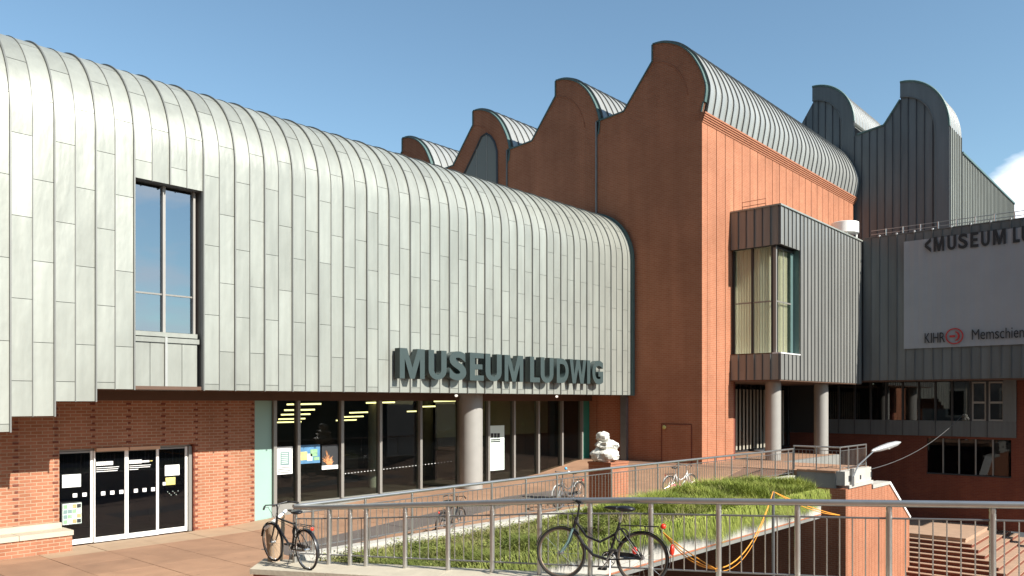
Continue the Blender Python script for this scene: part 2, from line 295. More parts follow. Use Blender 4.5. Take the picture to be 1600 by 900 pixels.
# ------------------------------------------------------------------ mesh and object helpers
class MB:
    """collects verts / faces; build() links ONE mesh object"""
    def __init__(s): s.v = []; s.f = []; s.sm = []; s.rc = False
    def quad(s, *p):
        n = len(s.v); s.v += [tuple(q) for q in p]; s.f.append(tuple(range(n, n + len(p)))); s.sm.append(False); return s
    def box(s, x0, x1, y0, y1, z0, z1):
        n = len(s.v)
        s.v += [(x0, y0, z0), (x1, y0, z0), (x1, y1, z0), (x0, y1, z0), (x0, y0, z1), (x1, y0, z1), (x1, y1, z1), (x0, y1, z1)]
        for f in ((0, 3, 2, 1), (4, 5, 6, 7), (0, 1, 5, 4), (1, 2, 6, 5), (2, 3, 7, 6), (3, 0, 4, 7)):
            s.f.append(tuple(n + i for i in f)); s.sm.append(False)
        return s
    def prism(s, poly, a, b, axis='X'):
        """poly: list of 2-D points; extruded along axis from a to b"""
        def P(p, c):
            return {'X': (c, p[0], p[1]), 'Y': (p[0], c, p[1]), 'Z': (p[0], p[1], c)}[axis]
        s.rc = True; n = len(s.v); k = len(poly)
        s.v += [P(p, a) for p in poly] + [P(p, b) for p in poly]
        s.f.append(tuple(n + i for i in range(k))); s.sm.append(False)
        s.f.append(tuple(n + k + i for i in reversed(range(k)))); s.sm.append(False)
        for i in range(k):
            j = (i + 1) % k; s.f.append((n + i, n + k + i, n + k + j, n + j)); s.sm.append(False)
        return s
    def tube(s, pts, r, seg=8, cap=True, smooth=True):
        pts = [Vector(p) for p in pts]; n0 = len(s.v); rs = r if isinstance(r, (list, tuple)) else [r] * len(pts)
        prev = None
        for i, p in enumerate(pts):
            d = (pts[min(i + 1, len(pts) - 1)] - pts[max(i - 1, 0)])
            d = d.normalized() if d.length > 1e-9 else Vector((0, 0, 1))
            if prev is None:
                u = Vector((0, 0, 1)) if abs(d.z) < 0.9 else Vector((1, 0, 0))
            else: u = prev
            u = (u - d * u.dot(d)).normalized(); v = d.cross(u); prev = u
            for k in range(seg):
                a = 2 * math.pi * k / seg
                s.v.append(tuple(p + (u * math.cos(a) + v * math.sin(a)) * rs[i]))
        for i in range(len(pts) - 1):
            for k in range(seg):
                k2 = (k + 1) % seg; a = n0 + i * seg
                s.f.append((a + k, a + k2, a + seg + k2, a + seg + k)); s.sm.append(smooth)
        if cap:
            s.f.append(tuple(n0 + k for k in reversed(range(seg)))); s.sm.append(False)
            e = n0 + (len(pts) - 1) * seg; s.f.append(tuple(e + k for k in range(seg))); s.sm.append(False)
        return s
    def torus(s, c, R_, r, n=28, m=8, axis='Y'):
        n0 = len(s.v); c = Vector(c)
        for i in range(n):
            a = 2 * math.pi * i / n
            for j in range(m):
                b = 2 * math.pi * j / m; q = R_ + r * math.cos(b)
                if axis == 'Y': p = (q * math.cos(a), r * math.sin(b), q * math.sin(a))
                else: p = (q * math.cos(a), q * math.sin(a), r * math.sin(b))
                s.v.append(tuple(c + Vector(p)))
        for i in range(n):
            for j in range(m):
                i2, j2 = (i + 1) % n, (j + 1) % m
                s.f.append((n0 + i * m + j, n0 + i2 * m + j, n0 + i2 * m + j2, n0 + i * m + j2)); s.sm.append(True)
        return s
    def lathe(s, prof, c=(0, 0, 0), seg=24, smooth=True):
        n0 = len(s.v)
        for r, z in prof:
            for k in range(seg):
                a = 2 * math.pi * k / seg; s.v.append((c[0] + r * math.cos(a), c[1] + r * math.sin(a), c[2] + z))
        for i in range(len(prof) - 1):
            for k in range(seg):
                k2 = (k + 1) % seg; a = n0 + i * seg
                s.f.append((a + k, a + k2, a + seg + k2, a + seg + k)); s.sm.append(smooth)
        s.f.append(tuple(n0 + k for k in reversed(range(seg)))); s.sm.append(False)
        e = n0 + (len(prof) - 1) * seg; s.f.append(tuple(e + k for k in range(seg))); s.sm.append(False)
        return s
    def blob(s, c, rad, rough=0.15, seed=0, n=14, m=10):
        n0 = len(s.v)
        for i in range(m + 1):
            th = math.pi * i / m
            for k in range(n):
                ph = 2 * math.pi * k / n
                d = Vector((math.sin(th) * math.cos(ph), math.sin(th) * math.sin(ph), math.cos(th)))
                q = 1 + rough * mnoise.noise(d * 2.2 + Vector((seed, seed * 2.3, 0))) * 2
                s.v.append((c[0] + d.x * rad[0] * q, c[1] + d.y * rad[1] * q, c[2] + d.z * rad[2] * q))
        for i in range(m):
            for k in range(n):
                k2 = (k + 1) % n; a = n0 + i * n
                s.f.append((a + k, a + n + k, a + n + k2, a + k2)); s.sm.append(True)
        return s
    def mesh(s, name, mat):
        me = bpy.data.meshes.new(name); me.from_pydata(s.v, [], s.f); me.update()
        for p, q in zip(me.polygons, s.sm): p.use_smooth = q
        if s.rc:
            b_ = bmesh.new(); b_.from_mesh(me); bmesh.ops.recalc_face_normals(b_, faces=b_.faces); b_.to_mesh(me); b_.free()
        if any(s.sm): me.set_sharp_from_angle(angle=R(38))
        me.materials.append(MATS[mat]); return me
    def build(s, name, mat, parent=None, loc=(0, 0, 0), local=False):
        return link(name, s.mesh(name, mat), parent, loc, local)

WL = {}
def link(name, me, parent=None, loc=(0, 0, 0), local=False, rot=None):
    """world coordinates unless local; parents are never rotated for world placement"""
    o = bpy.data.objects.new(name, me); COL.objects.link(o)
    loc = Vector(loc)
    if parent is not None:
        o.parent = parent
        o.location = loc if local else loc - WL.get(parent.name, Vector((0, 0, 0)))
    else: o.location = loc
    WL[o.name] = loc
    if rot: o.rotation_euler = rot
    return o
def thing(name, label, cat, loc=(0, 0, 0), rotz=0.0, group=None):
    o = bpy.data.objects.new(name, None); COL.objects.link(o); o.empty_display_size = 0.1
    o.location = loc; o.rotation_euler = (0, 0, rotz); WL[o.name] = Vector(loc)
    o['label'] = label; o['category'] = cat
    if group: o['group'] = group
    return o
def tag(o, label, cat, group=None, kind=None):
    o['label'] = label; o['category'] = cat
    if group: o['group'] = group
    if kind: o['kind'] = kind
    return o
def structure(o, label, cat=None):
    o['kind'] = 'structure'; o['label'] = label
    if cat: o['category'] = cat
    return o
def bx(name, x0, x1, y0, y1, z0, z1, mat, parent=None):
    return MB().box(x0, x1, y0, y1, z0, z1).build(name, mat, parent)

# ------------------------------------------------------------------ layout constants (metres)
Y0 = 19.6          # outer face of the zinc gallery
YG = 22.0          # brick wall, doors and glazing under it
XG = 30.5          # gable wall of the brick hall
YB = 16.2          # lit long wall of the brick hall
XE = 49.3          # far end of that wall
ARC_R, ZC = 2.39, 9.98
Z_SOFF = 4.0
TX0 = 30.1; TYF = 10.2   # corner of the raised terrace
Y2 = 12.15         # railing along the planter
XBAN = 43.6        # facade with the banner

# ------------------------------------------------------------------ ground, plaza, lower level
g = MB(); g.quad((-2500, -2500, -6.2), (2500, -2500, -6.2), (2500, 2500, -6.2), (-2500, 2500, -6.2))
structure(g.build('ground', 'asphalt'), 'dark asphalt ground of the lower street')

def plaza_z(x):
    if x < 12: return 0.0
    if x < 20: return 0.5 * (x - 12) / 8
    if x < 26: return 0.5
    if x < 30: return 0.5 + 0.6 * (x - 26) / 4
    return 1.1
# R1 : railing line in front, from beside the left bicycle to beyond the right edge of the picture
P1 = Vector((7.53, 12.58, 0)); D1 = Vector((0.3337, -0.943, 0)).normalized(); N1 = Vector((D1.y, -D1.x, 0))   # N1 points to the camera side
if N1.dot(-P1) < 0: N1 = -N1
def r1(s_, off=0.0, z=0.0): p = P1 + D1 * s_ + N1 * off; return (p.x, p.y, z)
def interp(t, pts):
    if t <= pts[0][0]: return pts[0][1]
    for (a, va), (b, vb) in zip(pts, pts[1:]):
        if t <= b: return va + (vb - va) * (t - a) / (b - a)
    return pts[-1][1]
def r1_base(s_): return 0.93 + 0.034 * s_
def r1_top(s_): return interp(s_, [(0, 1.86), (1.5, 1.93), (6.1, 2.27), (11.2, 2.44), (16, 2.58)])
def r1_s(px):
    d = ray(px); # 2-D intersection
    det = d[0] * (-D1.y) + d[1] * D1.x
    t = (P1.x * (-D1.y) + P1.y * D1.x) / det
    return (Vector((d[0] * t, d[1] * t, 0)) - P1).dot(D1)
S_END = 15.0

pl = MB()
xs = [-40, 12, 20, 26, 30, 33.85]
pa, pb = r1(0, -0.1), r1(S_END, -0.1)
# sub-base west of the front railing
for (x0, x1) in zip(xs, xs[1:]):
    ya = 12.3
    pl.quad((x0, ya, plaza_z(x0) - 0.03), (x1, ya, plaza_z(x1) - 0.03), (x1, 22.3, plaza_z(x1) - 0.03), (x0, 22.3, plaza_z(x0) - 0.03))
pl.quad((-40, -40, -0.03), (pb[0] + 9, -40, -0.03), (pb[0], pb[1], -0.03), (pa[0], 12.3, -0.03), (-40, 12.3, -0.03))
plaza = structure(pl.build('plaza', 'paving_joint'), 'reddish brown paved forecourt in front of the doors')
PT = 1.32
slab_mesh = {}
def paver(i, j, mat):
    x0 = 3.0 + i * PT; y0 = 22.0 - (j + 1) * PT; x1 = x0 + PT - 0.014; y1 = y0 + PT - 0.014
    key = (i if x1 > 12 else 0, mat)
    zo = random.uniform(-0.002, 0.002)
    za, zb = plaza_z(x0), plaza_z(x1)
    if key not in slab_mesh:
        m = MB(); n = len(m.v); w_ = PT - 0.014
        top = [(0, 0, za - za), (w_, 0, zb - za), (w_, w_, zb - za), (0, w_, 0)]
        m.v += [(p[0], p[1], p[2] - 0.05) for p in top] + top
        for f in ((0, 3, 2, 1), (4, 5, 6, 7), (0, 1, 5, 4), (1, 2, 6, 5), (2, 3, 7, 6), (3, 0, 4, 7)): m.f.append(f); m.sm.append(False)
        slab_mesh[key] = m.mesh('paving_slab', mat)
    link('paving_slab', slab_mesh[key], plaza, (x0, y0, za + zo))
for i in range(0, 21):
    for j in range(0, 7):
        x0 = 3.0 + i * PT; y0 = 22.0 - (j + 1) * PT
        if y0 < 12.9 and x0 > 6: continue
        mat = 'paving'
        if j == 0 and 3 <= i <= 7: mat = 'paving_pale'
        if j == 3 and i >= 6 and i < 15: mat = 'paving_grey'
        paver(i, j, mat)

# ------------------------------------------------------------------ unseen stone blocks added to hold back sky light, beside and behind the viewpoint
material('stone_old', (0.17, 0.155, 0.135), 0.9, var=0.25, vscale=0.6, bump=0.03, bscale=3)
material('slate', (0.06, 0.062, 0.07), 0.7, var=0.2, vscale=1.0)
def stone_light_blocker(label, x0, x1, y0, y1, h, face):
    root = thing('unseen_light_blocker', label, 'building', ((x0 + x1) / 2, (y0 + y1) / 2, 0))
    bx('wall', x0, x1, y0, y1, -6.2, h, 'stone_old', root)
    bx('cornice', x0 - 0.5, x1 + 0.5, y0 - 0.5, y1 + 0.5, h + 0.005, h + 0.9, 'stone_old', root)
    if y1 - y0 > x1 - x0:
        MB().prism([(x0 - 0.4, h + 0.9), (x1 + 0.4, h + 0.9), ((x0 + x1) / 2, h + 8)], y0, y1, 'Y').build('roof', 'slate', root)
    else:
        MB().prism([(y0 - 0.4, h + 0.9), (y1 + 0.4, h + 0.9), ((y0 + y1) / 2, h + 5)], x0, x1, 'X').build('roof', 'slate', root)
    n = int(((y1 - y0) if face == 'E' else (x1 - x0)) / 6)
    for i in range(n):
        z = 2.0
        while z + 4 < h:
            if face == 'E':
                c = y0 + 3 + 6 * i; f_ = bx('window', x1 - 0.3, x1 + 0.12, c - 1.2, c + 1.2, z - 0.3, z + 3.4, 'stone_pale', root); bx('pane', x1 + 0.13, x1 + 0.15, c - 0.9, c + 0.9, z, z + 3.1, 'glass_door', f_)
            else:
                c = x0 + 3 + 6 * i; f_ = bx('window', c - 1.2, c + 1.2, y1 - 0.3, y1 + 0.12, z - 0.3, z + 3.4, 'stone_pale', root); bx('pane', c - 0.9, c + 0.9, y1 + 0.13, y1 + 0.15, z, z + 3.1, 'glass_door', f_)
            z += 6.5
stone_light_blocker('massive unseen stone block added on the west side to cut sky light', -60, -24, -50, 75, 55, 'E')
stone_light_blocker('long unseen stone block added on the south side to darken glass reflections', -15, 75, -62, -46, 6, 'N')

# ------------------------------------------------------------------ zinc gallery on the left
gal = thing('gallery_building', 'long low zinc clad gallery with rounded roof edge and brick ground floor', 'building', (5, 22, 0))
PITCH = 0.44
XW0, XW1, ZW = 8.46, 8.46 + 4 * PITCH, 9.12
k0, k1 = -11, 50
S_TOP = ZC + ARC_R * math.pi / 2 + 1.2
def prof(s_, off=0.0):
    if s_ <= ZC: return (Y0 - off, s_)
    a = (s_ - ZC) / ARC_R
    if a <= math.pi / 2:
        return (Y0 + ARC_R - (ARC_R + off) * math.cos(a), ZC + (ARC_R + off) * math.sin(a))
    return (Y0 + ARC_R + (s_ - ZC - ARC_R * math.pi / 2), ZC + ARC_R + off)
def svals(s0, s1):
    out = [s0]; q = s0
    while q < s1 - 1e-6:
        step = 0.22 if q >= ZC - 1e-6 else (ZC - q if s1 > ZC else s1 - q)
        q = min(q + max(step, 0.02), s1); out.append(q)
    return out
def strip_mesh(s0, s1, width, lift, thick, mat, name, profile=prof):
    m = MB(); ss = svals(s0, s1); top = [profile(q, lift) for q in ss]; bot = [profile(q, lift - thick) for q in ss]
    n = len(ss)
    for x in (0.0, width):
        m.v += [(x, p[0], p[1]) for p in top] + [(x, p[0], p[1]) for p in bot]
    A, B, C, D = 0, n, 2 * n, 3 * n   # left-top, left-bottom, right-top, right-bottom
    for i in range(n - 1):
        m.f += [(A + i, C + i, C + i + 1, A + i + 1), (B + i, A + i, A + i + 1, B + i + 1), (C + i, D + i, D + i + 1, C + i + 1)]
        m.sm += [True, False, False]
    m.f += [(A, B, D, C), (A + n - 1, C + n - 1, D + n - 1, B + n - 1)]; m.sm += [False, False]
    me = m.mesh(name, mat); return me
def col_bottom(k):
    x = XW0 + (k + 0.5) * PITCH
    if x < 5.82: return 3.05
    if x < 6.70: return 3.38
    if x < 7.58: return 3.71
    if XW0 < x < XW1: return ZW
    return Z_SOFF
LP = 1.8
cache = {}
count = 0
rest = MB()
for k in range(k0, k1):
    x = XW0 + k * PITCH; zb = col_bottom(k)
    base = 7.76 - 3 * LP if k % 2 == 0 else 7.76 - 3 * LP + 0.86
    joints = [zb] + [base + LP * i for i in range(9) if zb + 0.12 < base + LP * i < S_TOP - 0.3] + [S_TOP]
    for a, b in zip(joints, joints[1:]):
        key = (round(a, 3), round(b, 3))
        if key not in cache: cache[key] = strip_mesh(a + 0.006, b - 0.006, PITCH - 0.016, 0.012 if random.random() < .5 else 0.016, 0.05, 'zinc_light', 'cladding_panel')
        if count < 298 and b - a > 0.3:
            o = link('cladding_panel', cache[key], gal, (x + 0.008, 0, 0)); count += 1
            o.rotation_euler = (0, 0, 0)
        else:
            me = cache[key]; n = len(rest.v)
            rest.v += [(v.co.x + x + 0.008, v.co.y, v.co.z) for v in me.vertices]
            for p in me.polygons: rest.f.append(tuple(n + i for i in p.vertices)); rest.sm.append(p.use_smooth)
if rest.v:
    o = rest.build('cladding_panels_beyond', 'zinc_light', gal); o['kind'] = 'stuff'
seamc = {}
for k in range(k0, k1 + 1):
    x = XW0 + k * PITCH
    zb = min(col_bottom(k - 1), col_bottom(min(k, k1 - 1)))
    bold = (k % 2 == 0)
    key = (zb, bold)
    if key not in seamc:
        wd, hh = (0.034, 0.06) if bold else (0.016, 0.035)
        seamc[key] = (strip_mesh(zb - 0.01, S_TOP, wd, hh, hh + 0.02, 'zinc_seam', 'standing_seam'), wd)
    me, wd = seamc[key]
    link('standing_seam', me, gal, (x - wd / 2, 0, 0))
def backing(x0, x1, s0, mat='seam_dark'):
    me = strip_mesh(s0, S_TOP, x1 - x0, -0.02, 0.06, mat, 'cladding_backing'); link('cladding_backing', me, gal, (x0, 0, 0))
XL = XW0 + k0 * PITCH
for (a, b, z) in ((XL, 5.82, 3.05), (5.82, 6.70, 3.38), (6.70, 7.58, 3.71), (7.58, XW0, 4.0), (XW0, XW1, ZW), (XW1, XG - 0.06, 4.0)):
    backing(a + (0.001 if a > XL else 0), b, z + 0.004)
# end trim where the roof meets the brick gable
link('end_trim', strip_mesh(Z_SOFF - 0.02, S_TOP, 0.16, 0.10, 0.3, 'teal_trim', 'end_trim'), gal, (XG - 0.20, 0, 0))
# roof deck and rear wall
MB().box(XL, XG - 0.05, Y0 + ARC_R + 1.0, 32.0, ZC + ARC_R - 0.3, ZC + ARC_R - 0.06).build('roof_deck', 'zinc_roof', gal)
bx('rear_wall', XL, XG - 0.05, 32.0, 32.3, 0, ZC + ARC_R - 0.06, 'brick_red', gal)
# stepped soffits, each its own board
for (a, b, z) in ((XL, 5.82, 3.05), (5.82, 6.70, 3.38), (6.70, 7.58, 3.71), (7.58, XG - 0.03, 4.0)):
    bx('soffit', a + 0.003, b, Y0 + 0.03, YG + 0.05, z + 0.005, z + 0.09, 'soffit_brown', gal)
for (a, za, zb_) in ((5.82, 3.05, 3.38), (6.70, 3.38, 3.71), (7.58, 3.71, 4.0)):
    bx('soffit_riser', a - 0.03, a + 0.001, Y0 + 0.02, YG, za - 0.004, zb_ + 0.004, 'soffit_brown', gal)
bx('soffit_beam', 7.62, XG - 0.03, YG - 0.16, YG - 0.005, 3.74, 4.0, 'soffit_brown', gal)
# window in the cladding
wz0 = 5.42
win = bx('window', XW0 + 0.02, XW1 - 0.02, Y0 + 0.62, Y0 + 0.66, wz0, ZW - 0.02, 'mullion_dark', gal)
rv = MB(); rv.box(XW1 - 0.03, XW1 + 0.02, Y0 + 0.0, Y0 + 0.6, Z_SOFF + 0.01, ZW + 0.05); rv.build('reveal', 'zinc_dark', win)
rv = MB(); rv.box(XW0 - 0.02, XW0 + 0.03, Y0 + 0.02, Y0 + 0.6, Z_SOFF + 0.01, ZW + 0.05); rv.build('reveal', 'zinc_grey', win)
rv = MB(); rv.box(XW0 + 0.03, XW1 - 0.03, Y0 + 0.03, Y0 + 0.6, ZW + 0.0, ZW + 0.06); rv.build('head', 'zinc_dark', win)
wm = (XW0 + XW1) / 2 - 0.03
for (a, b) in ((XW0 + 0.06, wm - 0.035), (wm + 0.035, XW1 - 0.15)):
    bx('pane', a, b, Y0 + 0.30, Y0 + 0.32, wz0 + 0.04, ZW - 0.06, 'glass_coated', win)
    bx('transom', a, b, Y0 + 0.27, Y0 + 0.297, 6.38, 6.42, 'mullion', win)
for xx, wd in ((XW0 + 0.03, 0.03), (wm - 0.034, 0.068), (XW1 - 0.15, 0.055)):
    bx('mullion', xx, xx + wd, Y0 + 0.22, Y0 + 0.45, wz0 + 0.022, ZW - 0.01, 'column_paint', win)
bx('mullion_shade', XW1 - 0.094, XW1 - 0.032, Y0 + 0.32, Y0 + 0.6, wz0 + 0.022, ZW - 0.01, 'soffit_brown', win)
bx('sill', XW0 + 0.03, XW1 - 0.09, Y0 + 0.12, Y0 + 0.5, wz0 - 0.09, wz0 + 0.02, 'zinc_light', win)
bx('sill', XW0 + 0.03, XW1 - 0.07, Y0 + 0.06, Y0 + 0.5, wz0 - 0.24, wz0 - 0.12, 'zinc_light', win)
bx('sill_backing', XW0 + 0.03, XW1 - 0.07, Y0 + 0.2, Y0 + 0.55, Z_SOFF + 0.02, wz0 - 0.02, 'seam_dark', win)
for q in range(4):
    a = XW0 + 0.04 + q * 0.405
    bx('spandrel_panel', a, a + 0.392, Y0 + 0.10, Y0 + 0.16, Z_SOFF - 0.012, wz0 - 0.25, 'zinc_light', win)
bx('spandrel_mullion', wm - 0.06, wm + 0.0, Y0 + 0.04, Y0 + 0.098, Z_SOFF + 0.005, wz0 - 0.1, 'zinc_roof', win)

# brick ground floor wall with toothed vertical joints
DX0, DX1, DZ = 7.66, 11.08, 2.43
XT0 = onY(398, YG)[0]; XT1 = onY(425, YG)[0]
bx('brick_wall', XL, 7.58, YG, YG + 0.35, -0.05, 3.078, 'brick_red', gal)
bx('brick_wall', 7.582, DX0 - 0.02, YG, YG + 0.35, -0.05, DZ + 0.058, 'brick_red', gal)
bx('brick_wall', 5.83, 7.58, YG + 0.002, YG + 0.35, 3.08, 3.72, 'brick_red', gal)
bx('brick_wall', 7.583, XT0, YG, YG + 0.35, DZ + 0.06, 3.98, 'brick_red', gal)
bx('brick_wall', DX1 + 0.14, XT0, YG + 0.001, YG + 0.35, -0.05, DZ + 0.06, 'brick_red', gal)
bx('door_reveal', DX1 + 0.10, DX1 + 0.139, YG + 0.01, YG + 0.35, 0, DZ + 0.06, 'brick_shaded', gal)
def tooth_column(px, z0, z1):
    x = onY(px, YG)[0]; m = MB(); z = z0; i = 0
    while z < z1:
        wd = 0.055 if i % 2 else 0.10
        m.box(x - wd, x + wd * 0.25, YG - 0.014, YG + 0.02, z, z + 0.052); z += 0.17; i += 1
    o = m.build('toothed_joint', 'brick_joint', gal); o['kind'] = 'stuff'; return o
for px, z0, z1 in ((27, 0.62, 3.3), (89, 0.62, 3.6), (147, 2.6, 3.9), (203, 2.6, 3.9), (257, 2.6, 3.9), (308, 0.05, 3.9), (355, 0.05, 3.9), (396, 0.05, 3.9)):
    tooth_column(px, z0, z1)

# bench along the wall
bench = thing('wall_bench', 'low brick bench with pale stone top against the brick wall', 'bench', (6, 21.6, 0))
BY, BXE = 21.28, 7.70
bx('bench_base', XL, BXE, BY + 0.04, YG - 0.004, 0.0, 0.40, 'brick_red', bench)
x = XL
while x < BXE - 0.2:
    x1 = min(x + 1.45, BXE + 0.03)
    bx('coping_stone', x, x1 - 0.012, BY, YG - 0.006, 0.40, 0.52, 'stone_pale', bench); x = x1
bx('coping_stone', XL, BXE - 0.06, YG - 0.16, YG - 0.008, 0.521, 0.66, 'stone_pale', bench)

# glazed doors
dr = bx('door', DX0 - 0.02, DX1 + 0.1, YG + 0.16, YG + 0.26, DZ, DZ + 0.06, 'mullion', gal)
bx('frame_post', DX1 + 0.01, DX1 + 0.098, YG + 0.08, YG + 0.28, 0.0, DZ, 'mullion', dr)
bx('frame_post', DX0 - 0.02, DX0 + 0.03, YG + 0.18, YG + 0.28, 0.0, DZ, 'mullion_dark', dr)
lw = (DX1 - DX0) / 4
for q in range(4):
    a = DX0 + q * lw; b = a + lw; yo = YG + 0.16 if q in (0, 3) else YG + 0.10
    leaf = bx('door_leaf', a + 0.0, b - 0.0, yo + 0.004, yo + 0.05, 0.01, 0.14, 'door_white', gal)
    bx('stile', b - 0.07, b, yo, yo + 0.05, 0.142, DZ - 0.01, 'door_white', leaf)
    bx('stile', a, a + (0.03), yo, yo + 0.05, 0.142, DZ - 0.01, 'mullion_dark' if q in (0,) else 'door_white', leaf)
    bx('pane', a + 0.032, b - 0.072, yo + 0.02, yo + 0.03, 0.142, DZ - 0.06, 'glass_door', leaf)
    bx('head_rail', a + 0.032, b - 0.072, yo, yo + 0.05, DZ - 0.058, DZ - 0.012, 'mullion', leaf)
    ns = 2 if q == 0 else 3 if q < 3 else 0
    for u in range(ns):
        xx = a + 0.16 + u * 0.235 + (0.20 if q == 0 else 0.02)
        bx('door_marker', xx, xx + 0.105, yo + 0.012, yo + 0.018, 1.23, 1.33, 'vinyl_white', leaf)
    if q in (1, 2):
        bx('door_head_box', a + 0.01, b - 0.02, YG - 0.04, YG + 0.098, DZ - 0.03, DZ + 0.055, 'door_head', gal)
        # heading and lines of small print, white on the glass
        hm = MB(); xx = a + 0.06
        while xx < a + (0.44 if q == 1 else 0.36):
            ww = random.uniform(0.03, 0.05); hm.box(xx, xx + ww, yo + 0.012, yo + 0.018, 2.02, 2.12); xx += ww + 0.008
        if q == 2: hm.box(xx, xx + 0.2, yo + 0.012, yo + 0.018, 2.04, 2.09)
        hm.build('printed_heading', 'vinyl_white', leaf)
        for u in range(3):
            bx('printed_line', a + 0.06, a + (0.64, 0.62, 0.60)[u] - (0.3 if q == 2 and u == 2 else 0.0), yo + 0.012, yo + 0.018, 1.955 - 0.05 * u, 1.97 - 0.05 * u, 'vinyl_white', leaf)
    if q == 2: bx('printed_mark', a + 0.62, a + 0.69, yo + 0.012, yo + 0.018, 2.06, 2.08, 'ink_yellow', leaf)
    if q == 0:
        tag(bx('notice_sheet', a + 0.10, a + 0.55, yo - 0.006, yo + 0.0, 1.50, 1.83, 'paper_white'), 'blank pale notice sheet on the glass of the leftmost door leaf', 'notice')
    if q == 3:
        tag(bx('notice_sheet', a + 0.20, a + 0.62, yo - 0.006, yo + 0.0, 1.62, 1.92, 'paper_white'), 'pale notice sheet on the door leaf nearest the teal panel', 'notice')
        st = bx('sticker', a + 0.22, a + 0.50, yo - 0.006, yo + 0.0, 1.36, 1.57, 'ink_yellow')
        tag(st, 'yellow and cream stickers under the notice on the fourth door leaf', 'sticker')
        bx('sticker_edge', a + 0.14, a + 0.219, yo - 0.006, yo + 0.0, 1.36, 1.45, 'paper_white', st)
        dm = MB()
        for u in range(7): dm.box(a + 0.28 + 0.05 * u, a + 0.295 + 0.05 * u, yo + 0.012, yo + 0.018, 1.16 - (u % 3) * 0.05, 1.175 - (u % 3) * 0.05)
        dm.build('glass_dots', 'paper_pale', leaf)
# display case with small posters
yo = YG + 0.06
case = bx('display_case', DX0 + 0.03, DX0 + 0.52, YG + 0.02, YG + 0.14, 0.55, 1.12, 'mullion_dark')
tag(case, 'small poster case with coloured prints beside the bench', 'display case')
bx('poster_board', DX0 + 0.06, DX0 + 0.51, YG + 0.008, YG + 0.018, 0.57, 1.10, 'paper_pale', case)
cm = ['ink_green', 'ink_dark', 'ink_orange', 'ink_grey', 'ink_green', 'paper_white', 'ink_grey', 'ink_dark']
for r_ in range(4):
    for c_ in range(4):
        bx('print', DX0 + 0.075 + c_ * 0.108, DX0 + 0.172 + c_ * 0.108, YG + 0.001, YG + 0.007, 0.59 + r_ * 0.128, 0.69 + r_ * 0.128, cm[(r_ * 3 + c_ * 5 + (7 if r_ == 3 else 0)) % 8], case)
bx('vestibule', DX0 - 0.1, DX1 + 0.2, YG + 3.0, YG + 3.1, 0, 3.2, 'interior', gal)
bx('vestibule', DX0 - 0.2, DX0 - 0.1, YG + 0.36, YG + 3.1, 0, 3.2, 'interior', gal)
bx('vestibule', DX1 + 0.2, DX1 + 0.3, YG + 0.36, YG + 3.1, 0, 3.2, 'interior', gal)
bx('vestibule', DX0 - 0.2, DX1 + 0.3, YG + 0.36, YG + 3.1, 3.2, 3.3, 'interior', gal)
bx('vestibule_floor', DX0 - 0.2, DX1 + 0.3, YG + 0.3, YG + 3.0, -0.05, 0.0, 'interior_floor', gal)

# glazing to the right of the brick
bx('teal_panel', XT0 + 0.005, XT1, YG + 0.02, YG + 0.25, -0.02, 3.98, 'teal_panel', gal)
mpx = [428, 465, 533, 593, 656, 717, 762, 802, 840, 877, 908]
mx_ = [onY(p, YG)[0] for p in mpx]
glz = bx('glazing', XT1, mx_[-1], YG + 0.0, YG + 0.16, 0.0, 0.50, 'concrete_grey', gal)
for i, x in enumerate(mx_):
    bx('mullion', x - 0.055, x + 0.055, YG - 0.09, YG + 0.12, 0.503, 3.97, 'mullion', glz)
for a, b in zip(mx_, mx_[1:]):
    bx('pane', a + 0.056, b - 0.056, YG + 0.03, YG + 0.045, 0.503, 3.97, 'glass_clear', glz)
bx('mullion_post', XT1 + 0.001, mx_[0] - 0.056, YG + 0.0, YG + 0.15, 0.503, 3.97, 'mullion_dark', glz)
XGP = onY(921, YG)[0]
bx('green_panel', mx_[-1] + 0.058, XG - 0.02, YG + 0.0, YG + 0.2, 0.3, 3.98, 'green_panel', gal)
# interior of the foyer
for nm, args, mt in (('foyer_back_wall', (XT0, XG, 30.9, 31.0, 0.3, 4.0), 'interior'), ('foyer_floor', (XT0, XG, YG + 0.17, 31, 0.35, 0.45), 'interior_floor'),
                     ('foyer_side_wall', (XT0 - 0.1, XT0, YG + 0.3, 31, 0.3, 4.0), 'interior'), ('foyer_side_wall', (XG - 0.1, XG - 0.02, YG + 0.3, 31, 0.3, 4.0), 'interior'),
                     ('foyer_ceiling', (XT0, XG, YG + 0.2, 31, 3.9, 3.97), 'interior')):
    bx(nm, *args, mt, gal)
bx('foyer_partition', 23.0, XG - 0.12, 24.4, 24.5, 0.46, 2.2, 'interior_floor', gal)
bx('foyer_partition', 23.0, XG - 0.12, 24.42, 24.5, 2.202, 3.88, 'interior_khaki', gal)
for (px_, t_) in ((585, 30.5), (668, 35)):
    p = at(px_, 700, t_)
    MB().lathe([(0.24, 0), (0.24, 3.4)], (p[0], p[1], 0.46), 16).build('foyer_column', 'interior_pale', gal)
bx('reception_desk', 17.2, 20.3, 26.2, 27.0, 0.46, 1.55, 'interior_floor', gal)
